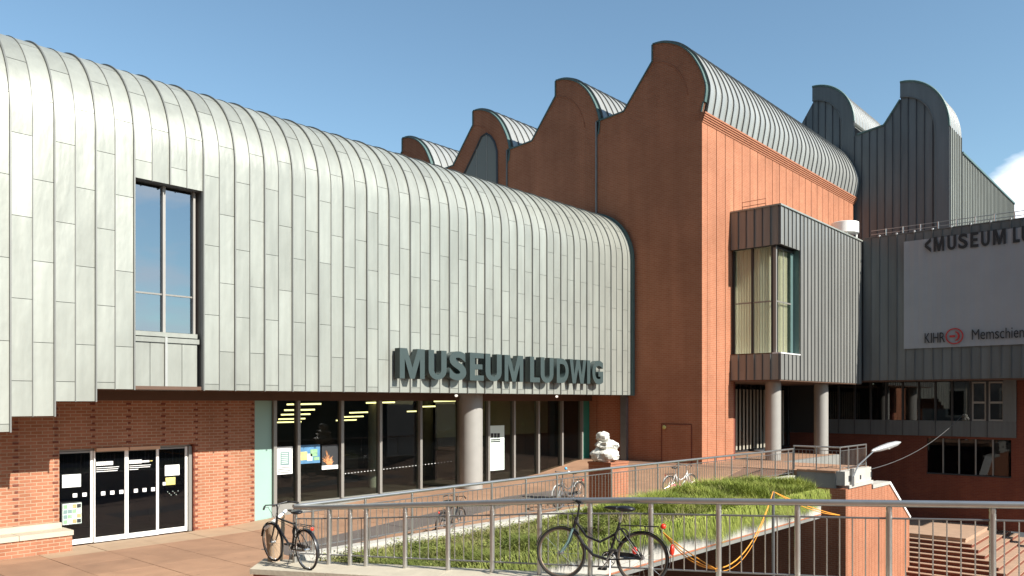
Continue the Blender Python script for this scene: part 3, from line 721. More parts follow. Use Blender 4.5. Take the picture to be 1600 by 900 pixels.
# suspended strip lights
def striplight(pxa, pxb, py, t_):
    a = Vector(at(pxa, py, t_)); b = Vector(at(pxb, py - 1, t_ * 1.01))
    if b.y < YG + 0.3 or a.y < YG + 0.3: return
    MB().tube([a, b], 0.028, 6, smooth=False).build('strip_light', 'tube_light', gal)
for (a, b, y, t_) in ((448, 502, 632, 28), (444, 492, 641, 29.5), (439, 485, 648, 31), (435, 477, 655, 32.5), (432, 471, 660, 34), (430, 466, 664, 35.5), (429, 460, 668, 37),
                      (572, 617, 629.5, 30), (546, 576, 645, 33), (537, 568, 651.5, 34.5), (525, 557, 657, 36), (678, 712, 627, 32), (658, 690, 635.5, 34), (636, 666, 643, 36), (766, 797, 625, 34.5)):
    striplight(a, b, y, t_)
# notices behind the glass
def on_glass(pa_, pb_, ya, yb, name, mat, label=None, cat=None, d=YG + 0.014, parent=None, dd=0.008):
    x0, _, z1 = onY(pa_, d, ya); x1 = onY(pb_, d)[0]; z0 = onY((pa_ + pb_) / 2, d, yb)[2]; z1 = onY((pa_ + pb_) / 2, d, ya)[2]
    o = bx(name, x0, x1, d, d + dd, z0, z1, mat, parent)
    if label: tag(o, label, cat)
    return o
p1 = on_glass(431, 457, 698, 741, 'notice_poster', 'paper_white', 'white notice with dark block of text in the first foyer pane', 'poster')
on_glass(438, 452, 706, 727, 'text_block', 'ink_grey', d=YG + 0.008, dd=0.005, parent=p1)
for u in range(4): on_glass(434, 454, 730 + 2.6 * u, 731 + 2.6 * u, 'text_line', 'ink_dark', d=YG + 0.008, dd=0.005, parent=p1)
for u in range(6): on_glass(440, 450, 708 + 3 * u, 709 + 3 * u, 'text_line', 'paper_pale', d=YG + 0.003, dd=0.004, parent=p1)
p2 = on_glass(467, 500, 695, 724, 'picture_poster', 'ink_blue', 'blue landscape poster in the second foyer pane', 'poster')
for (a, b, ya, yb, mt) in ((468, 480, 706, 719, 'ink_yellow'), (480, 488, 709, 720, 'paper_pale'), (485, 496, 702, 713, 'ink_green'), (490, 499, 714, 719, 'ink_green')):
    on_glass(a, b, ya, yb, 'printed_shape', mt, d=YG + 0.008 - 0.001 * (a % 5), dd=0.004, parent=p2)
p3 = on_glass(503, 528, 695, 733, 'picture_poster', 'ink_dark', 'dark poster with orange plume beside the blue landscape poster', 'poster')
on_glass(503, 528, 727, 733, 'poster_foot', 'paper_white', d=YG + 0.008, dd=0.004, parent=p3)
fm = MB()
for u in range(26):
    ang = R(random.uniform(15, 165)); ln = random.uniform(0.2, 0.55); c = onY(515, YG + 0.004, 726)
    fm.tube([(c[0] + random.uniform(-.1, .1), c[1], c[2]), (c[0] + math.cos(ang) * ln * .6, c[1] - 0.001, c[2] + math.sin(ang) * ln)], [0.02, 0.004], 4, smooth=False)
fm.build('printed_plume', 'ink_orange', p3)
p4 = on_glass(762, 788, 665, 735, 'notice_poster', 'paper_pale', 'tall pale green notice board behind glass beside the round column', 'poster')
for u in range(3): on_glass(767 + 5 * u, 771 + 5 * u, 677, 684, 'bold_character', 'ink_dark', d=YG + 0.008, dd=0.005, parent=p4)
for u in range(2): on_glass(767, 782, 686 + 3 * u, 688 + 3 * u, 'text_line', 'ink_dark', d=YG + 0.008, dd=0.005, parent=p4)
mk = MB()
for u in range(34):
    pxx = 540 + u * 5.0
    if abs(pxx - 593) < 4 or abs(pxx - 656) < 4 or pxx > 712: continue
    p = onY(pxx, YG + 0.024, 740 - (pxx - 540) * 0.115); mk.box(p[0] - 0.025, p[0] + 0.015, p[1], p[1] + 0.004, p[2] - 0.011, p[2] + 0.011)
mk.build('glass_dots', 'paper_white', glz)
# big round column under the soffit
cpos = at(740, 758, 29.6)
col1 = MB().lathe([(0.43, 0), (0.43, 3.7)], (cpos[0], 20.75, 0.3), 36).build('round_column', 'column_paint', gal)
for px in (713, 870):
    p = onY(px, Y0 + 1.2)
    MB().blob((p[0], p[1], 3.93), (0.06, 0.06, 0.05), 0.0).build('downlight', 'downlight', gal)
bx('steel_post', XG - 0.22, XG - 0.03, 19.85, 20.15, 0.5, 3.99, 'steel_grey', gal)

# ------------------------------------------------------------------ sign letters
sign = thing('letter_sign', 'grey green raised capital letters fixed along the lower zinc cladding', 'sign', (22, Y0 - 0.1, 4.45))
def poly_letter(ch):
    t = 0.235
    if ch == 'M': return [[(0, 0), (t * .82, 0), (t * .82, .66), (.5 - .09, 0), (.5 + .09, 0), (1 - t * .82, .66), (1 - t * .82, 0), (1, 0), (1, 1), (1 - t * 1.22, 1), (.5, .36), (t * 1.22, 1), (0, 1)]]
    if ch == 'W': return [[(0, 1), (.17, 0), (.36, 0), (.5, .62), (.64, 0), (.83, 0), (1, 1), (.81, 1), (.725, .36), (.59, 1), (.41, 1), (.275, .36), (.19, 1)]]
    if ch == 'E': return [[(0, 0), (1, 0), (1, .19), (.36, .19), (.36, .41), (.9, .41), (.9, .59), (.36, .59), (.36, .81), (1, .81), (1, 1), (0, 1)]]
    if ch == 'L': return [[(0, 0), (1, 0), (1, .19), (.40, .19), (.40, 1), (0, 1)]]
    if ch == 'I': return [[(0, 0), (1, 0), (1, 1), (0, 1)]]
    if ch == 'U':
        o = [(0, 1), (0, .34)]; n = 10
        o += [(.5 - .5 * math.cos(math.pi * k / n), .34 - .34 * math.sin(math.pi * k / n)) for k in range(1, n)]
        o += [(1, .34), (1, 1), (.70, 1), (.70, .34)]
        o += [(.5 + .20 * math.cos(math.pi * k / n), .34 - .17 * math.sin(math.pi * k / n)) for k in range(1, n)]
        o += [(.30, .34), (.30, 1)]; return [o]
    return None
def glyph(ch, name, x0, x1, z0, z1, y, depth, mat, parent, bold=0.03, plane='Y', flip=False, heavy=False):
    if heavy and poly_letter(ch):
        m = MB()
        for o in poly_letter(ch): m.prism([(x0 + (x1 - x0) * a, z0 + (z1 - z0) * b) for a, b in o], y, y + depth, 'Y' if plane == 'Y' else 'X')
        me = m.mesh(name, mat)
        b_ = bmesh.new(); b_.from_mesh(me); bmesh.ops.triangulate(b_, faces=[f for f in b_.faces if len(f.verts) > 4]); bmesh.ops.recalc_face_normals(b_, faces=b_.faces); b_.to_mesh(me); b_.free()
        return link(name, me, parent)
    return glyph_font(ch, name, x0, x1, z0, z1, y, depth, mat, parent, bold, plane)
def glyph_font(ch, name, x0, x1, z0, z1, y, depth, mat, parent, bold=0.03, plane='Y'):
    cu = bpy.data.curves.new(name, 'FONT'); cu.body = ch; cu.size = 1.0; cu.extrude = 0.5; cu.offset = bold; cu.resolution_u = 6
    tmp = bpy.data.objects.new('tmp', cu); COL.objects.link(tmp)
    bpy.context.view_layer.update()
    me = bpy.data.meshes.new_from_object(tmp.evaluated_get(bpy.context.evaluated_depsgraph_get()))
    bpy.data.objects.remove(tmp)
    vs = [v.co.copy() for v in me.vertices]
    ax, bx_ = min(v.x for v in vs), max(v.x for v in vs); ay, by_ = min(v.y for v in vs), max(v.y for v in vs)
    for v, c in zip(me.vertices, vs):
        u = (c.x - ax) / (bx_ - ax); q = (c.y - ay) / (by_ - ay)
        d = (0.5 - c.z) if True else 0
        if plane == 'Y': v.co = (x0 + (x1 - x0) * u, y + d * depth, z0 + (z1 - z0) * q)
        else: v.co = (y + d * depth, x0 + (x1 - x0) * u, z0 + (z1 - z0) * q)
    me.materials.clear(); me.materials.append(MATS[mat]); me.name = name
    return link(name, me, parent)
LT = [('M', 110, 283), ('U', 310, 435), ('S', 455, 572), ('E', 597, 693), ('U', 705, 817), ('M', 838, 967), ('L', 1015, 1083), ('U', 1088, 1177),
      ('D', 1200, 1282), ('W', 1290, 1405), ('I', 1411, 1432), ('G', 1447, 1522)]
for ch, a, b in LT:
    xa = onY(600 + a / 4.444, Y0 - 0.36)[0]; xb = onY(600 + b / 4.444, Y0 - 0.36)[0]
    e = 0.012 if ch in 'SUG' else 0.0
    glyph(ch, 'letter', xa, xb, 4.44 - e, 5.40 + (e if ch in 'SG' else 0), Y0 - 0.36, 0.24, 'letter_face', sign, bold=0.04, heavy=True)

# ------------------------------------------------------------------ brick hall with the row of curved gables
hall = thing('brick_hall', 'tall red brick hall with a row of curved saw-tooth gables', 'building', (36, 20, 0))
ZCORN = 15.88
GP = []
for px, py in ((1020.2, 69.9), (868.9, 126.6), (739.8, 173.9), (629.2, 216.3)):
    p = onX(px, XG, py); GP.append((p[1], p[2]))
g1arc = [onX(a, XG, b)[1:] for a, b in ((1100.8, 167.7), (1102.5, 141), (1098.5, 120), (1090, 101), (1077, 83), (1058, 70.5), (1036, 67), (1020.2, 69.9))]
slope_end = onX(975, XG, 175)[1:]; gut_end = onX(940, XG, 187)[1:]
# generic profile relative to gable peak (from the first gable)
py_, pz_ = GP[0]
REL = [(a - py_, b - pz_) for a, b in g1arc]
REL[0] = (YB - py_, ZCORN - pz_)
def catmull(P, per=4):
    P = [P[0]] + list(P) + [P[-1]]; out = []
    for a in range(1, len(P) - 2):
        for u in range(per):
            t = u / per; p0, p1_, p2_, p3_ = (Vector(P[a - 1]), Vector(P[a]), Vector(P[a + 1]), Vector(P[a + 2]))
            q = 0.5 * ((2 * p1_) + (-p0 + p2_) * t + (2 * p0 - 5 * p1_ + 4 * p2_ - p3_) * t * t + (-p0 + 3 * p1_ - 3 * p2_ + p3_) * t ** 3); out.append((q.x, q.y))
    return out + [tuple(P[-1])]
REL = catmull(REL); NR = len(REL)
DROP = onX(1020.2, XG, 96)[2] - pz_
SL = (slope_end[0] - py_, slope_end[1] - pz_)
def gable_profile(i):
    Yp, Zp = GP[i]; pts = [(Yp + a, Zp + b) for a, b in REL]
    pts.append((Yp + 0.001, Zp + DROP)); pts.append((Yp + SL[0], Zp + SL[1]))
    return pts
prof_all = []
for i in range(4):
    prof_all += gable_profile(i)
yend = GP[3][0] + SL[0] + 1.5
poly = prof_all + [(yend, prof_all[-1][1]), (yend, -0.3), (YB, -0.3)]
# gable wall as strips between the movement joints (one per gable), each a part
lastY = YB
for i in range(4):
    pr = gable_profile(i); ya = pr[0][0]; yb = GP[i + 1][0] + REL[0][0] if i < 3 else yend
    zg = pr[-1][1]
    pl_ = pr + [(yb - 0.03, zg - 0.12), (yb - 0.03, -0.3), (ya, -0.3)]
    MB().prism(pl_, XG, XG + 0.45, 'X').build('gable_wall', 'brick_hall', hall)
    # sheet metal edge along the top
    tr = MB()
    pts = pr[1:] + [(yb - 0.03, zg - 0.12)]
    outline = pr[0:] + [(yb - 0.03, zg - 0.12)]
    for (a, b) in zip(outline, outline[1:]):
        d = Vector((b[0] - a[0], b[1] - a[1]));
        if d.length < 1e-4: continue
        nrm = Vector((d.y, -d.x)).normalized()
        if nrm.y < -0.2: nrm = -nrm
        if abs(nrm.y) < 0.2 and d.y < 0: nrm = Vector((1, 0))
        if abs(nrm.y) < 0.2 and d.y > 0: nrm = Vector((-1, 0))
        q = [(a[0], a[1]), (b[0], b[1]), (b[0] + nrm.x * .055, b[1] + nrm.y * .055), (a[0] + nrm.x * .055, a[1] + nrm.y * .055)]
        tr.prism(q, XG - 0.05, XG + 0.13, 'X')
    tr.build('edge_flashing', 'teal_trim', hall)
    # relief arch parallel to the curve
    gr = MB(); inner = []
    Yp, Zp = GP[i]
    cy = Yp + 0.25; cz = Zp - 2.6
    for (a, b) in pr[4:NR - 1:2]:
        inner.append((a + (cy - a) * 0.30, b + (cz - b) * 0.30))
    gr.tube([(XG - 0.004, a, b) for a, b in inner] + [(XG - 0.004, Yp + 0.35, Zp + DROP - 0.55)], 0.022, 5)
    gr.build('relief_arch', 'brick_corbel', hall)
    if i < 3:
        MB().tube([(XG - 0.03, yb - 0.015, zg - 0.1), (XG - 0.03, yb - 0.015, 4.0)], 0.05, 6).build('downpipe', 'steel_grey', hall)
bx('corner_strip', XG - 0.012, XG - 0.0, YB + 0.001, YB + 0.62, -0.2, ZCORN - 0.05, 'brick_hall', hall)
# door in the gable wall
dya, dyb = onX(1080, XG)[1], onX(1035, XG)[1]
gd = bx('service_door', XG - 0.022, XG - 0.001, dya, dyb, 1.0, 2.72, 'brick_hall', hall)
for args in ((XG - 0.03, XG - 0.0, dya - 0.045, dya - 0.003, 1.0, 2.76), (XG - 0.03, XG - 0.0, dyb + 0.003, dyb + 0.045, 1.0, 2.76), (XG - 0.03, XG - 0.0, dya - 0.003, dyb + 0.003, 2.723, 2.765)):
    bx('door_edge', *args, 'brick_joint', gd)
MB().blob((XG - 0.06, dyb - 0.12, 2.60), (0.05, 0.09, 0.09), 0).build('door_lamp', 'ink_yellow', gd)
# arched window of the third gable
Yp, Zp = GP[2]
wpts = [onX(a, XG, b)[1:] for a, b in ((724, 276), (735, 253), (745, 232), (753, 214), (760, 209), (767, 213), (773, 222), (777, 236), (777.5, 300), (715, 300))]
aw = MB().prism(wpts, XG - 0.03, XG - 0.012, 'X').build('arched_window', 'glass_gable', hall)
fr = MB(); fr.tube([(XG - 0.03, a, b) for a, b in wpts[:9]], 0.06, 5); fr.build('window_frame', 'seam_dark', aw)
for px in (745, 761):
    p = onX(px, XG, 0); MB().tube([(XG - 0.035, p[1], Zp - 4.6), (XG - 0.035, p[1], onX(px, XG, 232 if px == 745 else 210)[2])], 0.025, 4).build('glazing_bar', 'mullion', aw)
# barrel roofs in standing-seam strips (one mesh per gable shared by all its strips)
RP = 0.55
for i in range(4):
    pr = gable_profile(i)[0:NR]; Yp, Zp = GP[i]; sm = list(pr[:-1])
    sm.append(pr[-1]); sm.append((Yp + 0.0, Zp - 0.5)); 
    def shell(width, lift, thick, mat, name):
        m = MB(); n = len(sm); cy, cz = Yp, Zp - 3.0
        def off(p, d):
            v = Vector((p[0] - cy, p[1] - cz));
            if v.length < 1e-6: return p
            v.normalize(); return (p[0] + v.x * d, p[1] + v.y * d)
        for x in (0, width): m.v += [(x, *off(p, lift)) for p in sm] + [(x, *off(p, lift - thick)) for p in sm]
        for k in range(n - 1):
            m.f += [(k, 2 * n + k, 2 * n + k + 1, k + 1), (n + k, k, k + 1, n + k + 1), (2 * n + k, 3 * n + k, 3 * n + k + 1, 2 * n + k + 1), (3 * n + k, n + k, n + k + 1, 3 * n + k + 1)]
            m.sm += [True, False, False, False]
        m.f += [(0, n, 3 * n, 2 * n)]; m.sm.append(False)
        return m.mesh(name, mat)
    ps = shell(RP - 0.012, 0.10, 0.05, 'zinc_roof', 'roof_strip'); sr = shell(0.03, 0.155, 0.1, 'zinc_seam_grey', 'roof_seam')
    nst = 34 if i == 0 else 24
    x = XG + 0.16
    for q in range(nst):
        link('roof_strip', ps, hall, (x + 0.006, 0, 0)); link('roof_seam', sr, hall, (x - 0.015, 0, 0)); x += RP
    bk = shell(nst * RP, 0.045, 0.2, 'seam_dark', 'roof_backing'); link('roof_backing', bk, hall, (XG + 0.15, 0, 0))
    # gutter strip and rear glazed slope
    a = gable_profile(i)[-1]; b0 = gable_profile(i)[-2]; yb = GP[i + 1][0] + REL[0][0] if i < 3 else yend
    MB().quad((XG + 0.4, a[0], a[1] - .15), (XE, a[0], a[1] - .15), (XE, yb, a[1] - .27), (XG + 0.4, yb, a[1] - .27)).build('gutter', 'zinc_grey', hall)
    MB().quad((XG + 0.4, b0[0], b0[1] - .1), (XE, b0[0], b0[1] - .1), (XE, a[0], a[1] - .1), (XG + 0.4, a[0], a[1] - .1)).build('north_light', 'glass_coated', hall)
# lit long wall: vertical strips between movement joints
ox0 = 33.1; ox_open = onY(1150, YB)[0]
x = XG + 0.472; first = True
while x < XE - 0.1:
    x1 = min(x + 0.83, XE)
    zlo = -0.3 if x1 < ox_open + 0.45 else 4.7
    xe_ = min(x1, ox_open) if zlo < 0 and x1 > ox_open else x1
    bx('wall_strip', x, x1 - 0.05, YB, YB + 0.3, max(zlo, 4.7) if xe_ != x1 else zlo, ZCORN - 0.42, 'brick_hall', hall)
    if xe_ != x1: bx('wall_strip', x, xe_ - 0.005, YB, YB + 0.3, -0.3, 4.698, 'brick_hall', hall)
    x = x1
bx('joint_backing', XG + 0.46, XE - 0.02, YB + 0.03, YB + 0.4, 4.75, ZCORN - 0.3, 'brick_joint', hall)
bx('joint_backing', XG + 0.46, ox_open - 0.02, YB + 0.03, YB + 0.4, -0.3, 4.74, 'brick_joint', hall)
for q in range(5):
    bx('corbel_course', XG - 0.01 - 0.008 * q, XE + 0.01 + 0.02 * q, YB - 0.03 - 0.035 * q, YB + 0.3, ZCORN - 0.42 + 0.082 * q, ZCORN - 0.345 + 0.082 * q, 'brick_corbel', hall)
bx('far_wall', XE - 0.35, XE - 0.01, YB + 0.31, 37.0, 4.0, ZCORN - 0.4, 'brick_hall', hall)

# ------------------------------------------------------------------ projecting bay clad in grey zinc
YF = 13.93
oriel = thing('projecting_bay', 'grey zinc clad bay projecting from the lit brick wall with corner window', 'bay', (38, 15, 4.66))
OX1 = XBAN - 0.02; OZ0, OZ1 = 4.66, 12.08
WX1 = onY(1250, YF)[0]; WZ0, WZ1 = 5.77, 10.45
bx('bay_core', WX1 + 0.06, OX1, YF + 0.06, YB - 0.01, OZ0 + 0.03, OZ1 - 0.05, 'seam_dark', oriel)
bx('bay_core', ox0 + 0.06, WX1 + 0.058, YF + 0.06, YB - 0.01, OZ0 + 0.03, WZ0 - 0.06, 'seam_dark', oriel)
bx('bay_core', ox0 + 0.06, WX1 + 0.058, YF + 0.06, YB - 0.01, WZ1 + 0.04, OZ1 - 0.05, 'seam_dark', oriel)
OP = 0.428
x = ox0
while x < OX1 - 0.05:
    x1 = min(x + OP, OX1)
    if x1 <= WX1 + 0.2:
        for za, zb_ in ((OZ0, WZ0), (WZ1, OZ1)):
            bx('cladding_strip', x + 0.01, x1 - 0.01, YF, YF + 0.05, za, zb_, 'zinc_grey', oriel)
            bx('standing_seam', x - 0.014, x + 0.008, YF - 0.045, YF + 0.02, za - 0.005, zb_ + 0.002, 'zinc_seam_grey', oriel)
    else:
        bx('cladding_strip', x + 0.01, x1 - 0.01, YF, YF + 0.05, OZ0, OZ1, 'zinc_grey', oriel)
        bx('standing_seam', x - 0.014, x + 0.008, YF - 0.045, YF + 0.02, OZ0 - 0.005, OZ1 + 0.002, 'zinc_seam_grey', oriel)
    x = x1
    if abs(x - WX1) < 0.2: x = WX1 if x < WX1 else x
ny = 6; oy = (YB - YF - 0.06) / ny
for q in range(ny):
    ya = YF + 0.055 + q * oy
    for za, zb_ in ((OZ0, WZ0), (WZ1 - 0.02, OZ1)):
        bx('cladding_strip', ox0, ox0 + 0.05, ya + 0.01, ya + oy - 0.01, za + 0.002, zb_, 'zinc_grey', oriel)
        bx('standing_seam', ox0 - (0.06 if q % 2 else 0.035), ox0 + 0.02, ya - 0.012, ya + 0.008, za, zb_ + 0.01, 'zinc_seam_grey' if q % 2 else 'seam_dark', oriel)
bx('coping', ox0 - 0.05, OX1, YF - 0.06, YB - 0.02, OZ1 + 0.003, OZ1 + 0.07, 'zinc_light', oriel)
bx('bay_soffit', ox0 + 0.01, OX1, YF + 0.02, YB + 2.0, OZ0 - 0.05, OZ0 - 0.004, 'soffit_brown', oriel)
bx('sill', ox0 + 0.02, WX1 + 0.04, YF - 0.03, YF + 0.35, WZ0 + 0.003, WZ0 + 0.05, 'white_paint', oriel)
bx('sill', ox0 - 0.02, ox0 + 0.3, YF + 0.352, YB - 0.02, WZ0 + 0.002, WZ0 + 0.045, 'soffit_brown', oriel)
# corner window, set back
gx, gy = ox0 + 0.22, YF + 0.30
cw = bx('corner_window', gx - 0.05, gx + 0.07, gy - 0.05, gy + 0.07, WZ0 + 0.055, WZ1 - 0.03, 'mullion', oriel)
bx('window_head', gx - 0.06, WX1, gy - 0.04, gy + 0.1, WZ1 - 0.11, WZ1 - 0.028, 'mullion_dark', cw)
ym = (gy + YB) / 2 + 0.05; zm = 8.05
for (ya, yb) in ((gy + 0.12, ym - 0.05), (ym + 0.05, YB - 0.12)):
    bx('pane', gx + 0.0, gx + 0.02, ya, yb, WZ0 + 0.055, WZ1 - 0.05, 'glass_bay', cw)
    bx('transom', gx - 0.02, gx - 0.001, ya, yb, zm - 0.03, zm + 0.03, 'mullion', cw)
for y_ in (gy + 0.075, ym - 0.045, YB - 0.11):
    bx('mullion', gx - 0.05, gx + 0.08, y_, y_ + 0.09, WZ0 + 0.05, WZ1 - 0.035, 'mullion_dark', cw)
bx('pane', gx + 0.075, WX1 - 0.32, gy, gy + 0.02, WZ0 + 0.055, WZ1 - 0.12, 'glass_bay', cw)
bx('transom', gx + 0.075, WX1 - 0.32, gy - 0.02, gy - 0.001, zm - 0.03, zm + 0.03, 'mullion', cw)
bx('mullion', (gx + WX1) / 2 - 0.17, (gx + WX1) / 2 - 0.14, gy - 0.02, gy - 0.0015, WZ0 + 0.055, WZ1 - 0.12, 'mullion', cw)
bx('side_reveal', WX1 + 0.0, WX1 + 0.055, YF + 0.052, YB - 0.02, WZ0 + 0.052, WZ1 + 0.03, 'teal_trim', oriel)
bx('side_panel', WX1 - 0.318, WX1 - 0.001, gy, gy + 0.05, WZ0 + 0.055, WZ1 - 0.03, 'teal_trim', cw)
cu = MB(); n = 60
for q in range(n):
    ya = gy + 0.22 + (YB - gy - 0.27) * q / n; yb = gy + 0.22 + (YB - gy - 0.27) * (q + 1) / n
    xa = gx + 0.16 + 0.035 * math.sin(q * 1.5); xb = gx + 0.16 + 0.035 * math.sin((q + 1) * 1.5)
    cu.quad((xa, ya, WZ0 + 0.05), (xb, yb, WZ0 + 0.05), (xb, yb, WZ1), (xa, ya, WZ1))
for q in range(n):
    xa = gx + 0.75 + (WX1 - gx - 1.1) * q / n; xb = gx + 0.75 + (WX1 - gx - 1.1) * (q + 1) / n
    ya = gy + 0.16 + 0.035 * math.sin(q * 1.5); yb = gy + 0.16 + 0.035 * math.sin((q + 1) * 1.5)
    cu.quad((xa, ya, WZ0 + 0.05), (xb, yb, WZ0 + 0.05), (xb, yb, WZ1), (xa, ya, WZ1))
cu.build('curtain', 'curtain', cw)
bx('room_floor', gx + 0.1, WX1 + 0.058, gy + 0.1, YB + 3, WZ0 - 0.05, WZ0 - 0.002, 'white_paint', cw)
bx('room_wall', WX1 - 0.0, WX1 + 0.05, YB - 0.01, YB + 3, WZ0, WZ1 + 0.03, 'white_paint', cw)
bx('room_wall', gx + 0.1, WX1 + 0.05, YB - 0.015, YB - 0.011, WZ0, WZ1 + 0.03, 'white_paint', cw)
# thin rail on the bay roof
rl = MB(); a = onX(1160, ox0 + 0.1); za = OZ1 + 0.05
ya, yb = onX(1160, ox0 + 0.1)[1], onX(1197, ox0 + 0.1)[1]
for zz in (0.16, 0.36): rl.tube([(ox0 + 0.1, ya, za), (ox0 + 0.1, ya, za + zz), (ox0 + 0.1, yb, za + zz), (ox0 + 0.1, yb, za)], 0.014, 6)
tag(rl.build('roof_rail', 'brick_corbel'), 'thin reddish hoop rail on top of the grey bay', 'rail')
# white drum on legs on the bay roof
dp = onY(1320, 14.9); dc = (dp[0], 14.9, OZ1 + 0.07)
drum = thing('roof_drum', 'white round drum on legs on the bay roof', 'vent', dc)
MB().lathe([(0.66, 0.52), (0.70, 0.54), (0.70, 1.10), (0.66, 1.12)], dc, 32).build('drum', 'white_paint', drum)
MB().lathe([(0.30, 0.0), (0.30, 0.52)], dc, 20).build('drum_neck', 'concrete', drum)
for q in range(4):
    aq = q * math.pi / 2 + 0.5
    MB().tube([(dc[0] + 0.58 * math.cos(aq), dc[1] + 0.58 * math.sin(aq), dc[2]), (dc[0] + 0.58 * math.cos(aq), dc[1] + 0.58 * math.sin(aq), dc[2] + 0.52)], 0.05, 8).build('leg', 'white_paint', drum)

# ------------------------------------------------------------------ recess with columns under the bay
loggia = thing('loggia', 'dark glazed recess with pale vertical blinds under the grey bay', 'loggia', (39, 18.5, 1.1))
bx('terrace_slab', TX0 + 0.02, 33.9, 10.555, 14.2, 0.90, 1.1, 'paving', loggia)
bx('terrace_slab', XG + 0.31, 40.6, 14.202, 18.6, 0.90, 1.098, 'paving', loggia)
bx('recess_end_wall', 45.32, 45.5, 15.6, 21, 1.96, 4.74, 'interior', loggia)
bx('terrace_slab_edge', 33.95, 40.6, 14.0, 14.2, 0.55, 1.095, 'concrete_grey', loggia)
lg = bx('glass_wall', ox_open, 45.2, 18.4, 18.5, 1.101, 1.2, 'mullion_dark', loggia)
x = ox_open; q = 0
while x < 45.0:
    x1 = min(x + 1.25, 45.2)
    bx('pane', x + 0.04, x1 - 0.04, 18.42, 18.44, 1.201, 4.6, 'glass_strip', lg); bx('mullion', x - 0.04, x + 0.038, 18.36, 18.5, 1.201, 4.6, 'mullion_dark', lg)
    for u in range(3): 
        if x + 0.2 + u * 0.4 < 44: bx('blind', x + 0.14 + u * 0.41, x + 0.32 + u * 0.41, 18.28, 18.30, 1.25, 4.35, 'interior_pale', lg)
    x = x1; q += 1
bx('recess_side_wall', ox_open - 0.02, ox_open + 0.2, YB + 0.31, 18.35, 1.1, 4.6, 'interior', loggia)
bx('recess_back', ox_open, 45.2, 20.5, 20.6, 1.0, 4.6, 'interior', loggia)
bx('recess_ceiling', ox_open + 0.01, 45.2, YB + 2.002, 20.5, 4.62, 4.7, 'interior', loggia)
for px in (1208, 1283):
    p = onY(px, 14.85)
    c = MB().lathe([(0.34, 0), (0.34, OZ0 - 1.16)], (p[0], 14.85, 1.105), 28).build('round_column', 'column_paint', loggia)

# ------------------------------------------------------------------ zinc block behind the hall, shade put into the colour of its gable side
tower = thing('shaded_zinc_block', 'zinc clad block with two curved gables behind the brick hall, darkened on its shaded side', 'building', (55, 14, 0))
XD = 49.6; YD = onX(1484, XD)[1]
gpk = [onX(1407, XD, 130)[1:], onX(1270, XD, 137)[1:]]
zpk = (gpk[0][1] + gpk[1][1]) / 2
def tower_top(y):
    if y < gpk[0][0]:
        t = (gpk[0][0] - y) / (gpk[0][0] - YD)
        return gpk[0][1] - (1 - math.sqrt(max(0, 1 - t * t))) * 3.1
    ya = gpk[0][0]; s1 = ya + 0.9; jy = onX(1335, XD)[1]
    if y < s1: return gpk[0][1] - 0.95 - 1.3 * (y - ya) / 0.9
    if y < jy: return gpk[0][1] - 2.25 - 0.25 * (y - s1) / (jy - s1)
    if y < gpk[1][0]:
        t = (gpk[1][0] - y) / (gpk[1][0] - jy); return gpk[1][1] - (1 - math.sqrt(max(0, 1 - t * t))) * 2.7
    return gpk[1][1] - 0.95 - 1.6 * (y - gpk[1][0])
ys = YD; tp = 0.43
while ys < gpk[1][0] + 2.2:
    y1 = ys + tp
    if ys < gpk[0][0] < y1: y1 = gpk[0][0] + 0.001
    if ys < gpk[1][0] < y1: y1 = gpk[1][0] + 0.001
    n = 4; pts = [(ys + 0.012, 9.0), (y1 - 0.012, 9.0)]
    e1 = y1 - 0.012 if y1 - 0.012 < gpk[0][0] or ys >= gpk[0][0] else gpk[0][0] - 0.001
    for u in range(n + 1):
        yy = (y1 - 0.012) + (ys + 0.012 - y1 + 0.012) * u / n; pts.append((yy, tower_top(yy)))
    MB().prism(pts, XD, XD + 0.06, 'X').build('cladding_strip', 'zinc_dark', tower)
    bx('standing_seam', XD - 0.05, XD + 0.02, ys - 0.014, ys + 0.010, 9.0, tower_top(ys + 0.005) - 0.02, 'seam_dark', tower)
    ys = y1
def arch_band(i, ylo):
    Yp, Zp = gpk[i]; H = 3.1 if i == 0 else 2.7; a_ = Yp - ylo; m = MB(); n = 16; o_ = []; ii = []
    for u in range(n + 1):
        th = math.pi / 2 * u / n
        o_.append((Yp - a_ * math.sin(th), Zp - H + H * math.cos(th))); ii.append((Yp - (a_ - 0.75) * math.sin(th), Zp - H - 0.0 + (H - 0.85) * math.cos(th)))
    for u in range(n):
        m.prism([o_[u], o_[u + 1], ii[u + 1], ii[u]], XD - 0.09, XD - 0.052, 'X')
    m.prism([(o_[-1][0], o_[-1][1]), (ii[-1][0], ii[-1][1]), (ii[-1][0], 9.0), (o_[-1][0], 9.0)], XD - 0.09, XD - 0.052, 'X')
    m.build('arch_band', 'zinc_dark', tower)
    m = MB(); m.tube([(XD - 0.08, a, b + 0.03) for a, b in o_], 0.07, 6); m.build('edge_flashing', 'teal_trim', tower)
    m = MB(); m.tube([(XD - 0.09, a, b) for a, b in ii] + [(XD - 0.09, ii[-1][0], 9.0)], 0.035, 6); m.build('band_edge', 'zinc_seam_grey', tower)
    # curved roof behind
    m = MB()
    m.prism(o_ + [(o_[0][0], o_[-1][1] - 0.3), (o_[-1][0], o_[-1][1] - 0.3)], XD + 0.062, XD + (2.7 if i == 0 else 7.0), 'X')
    m.sm = [True] * len(m.f); m.build('roof_curve', 'zinc_roof', tower)
    for q in range(5 if i == 0 else 12):
        m = MB(); m.tube([(XD + 0.4 + q * 0.55, a, b + 0.02) for a, b in o_], 0.03, 4); m.build('roof_seam', 'zinc_seam_grey', tower)
arch_band(0, YD); arch_band(1, onX(1335, XD)[1])
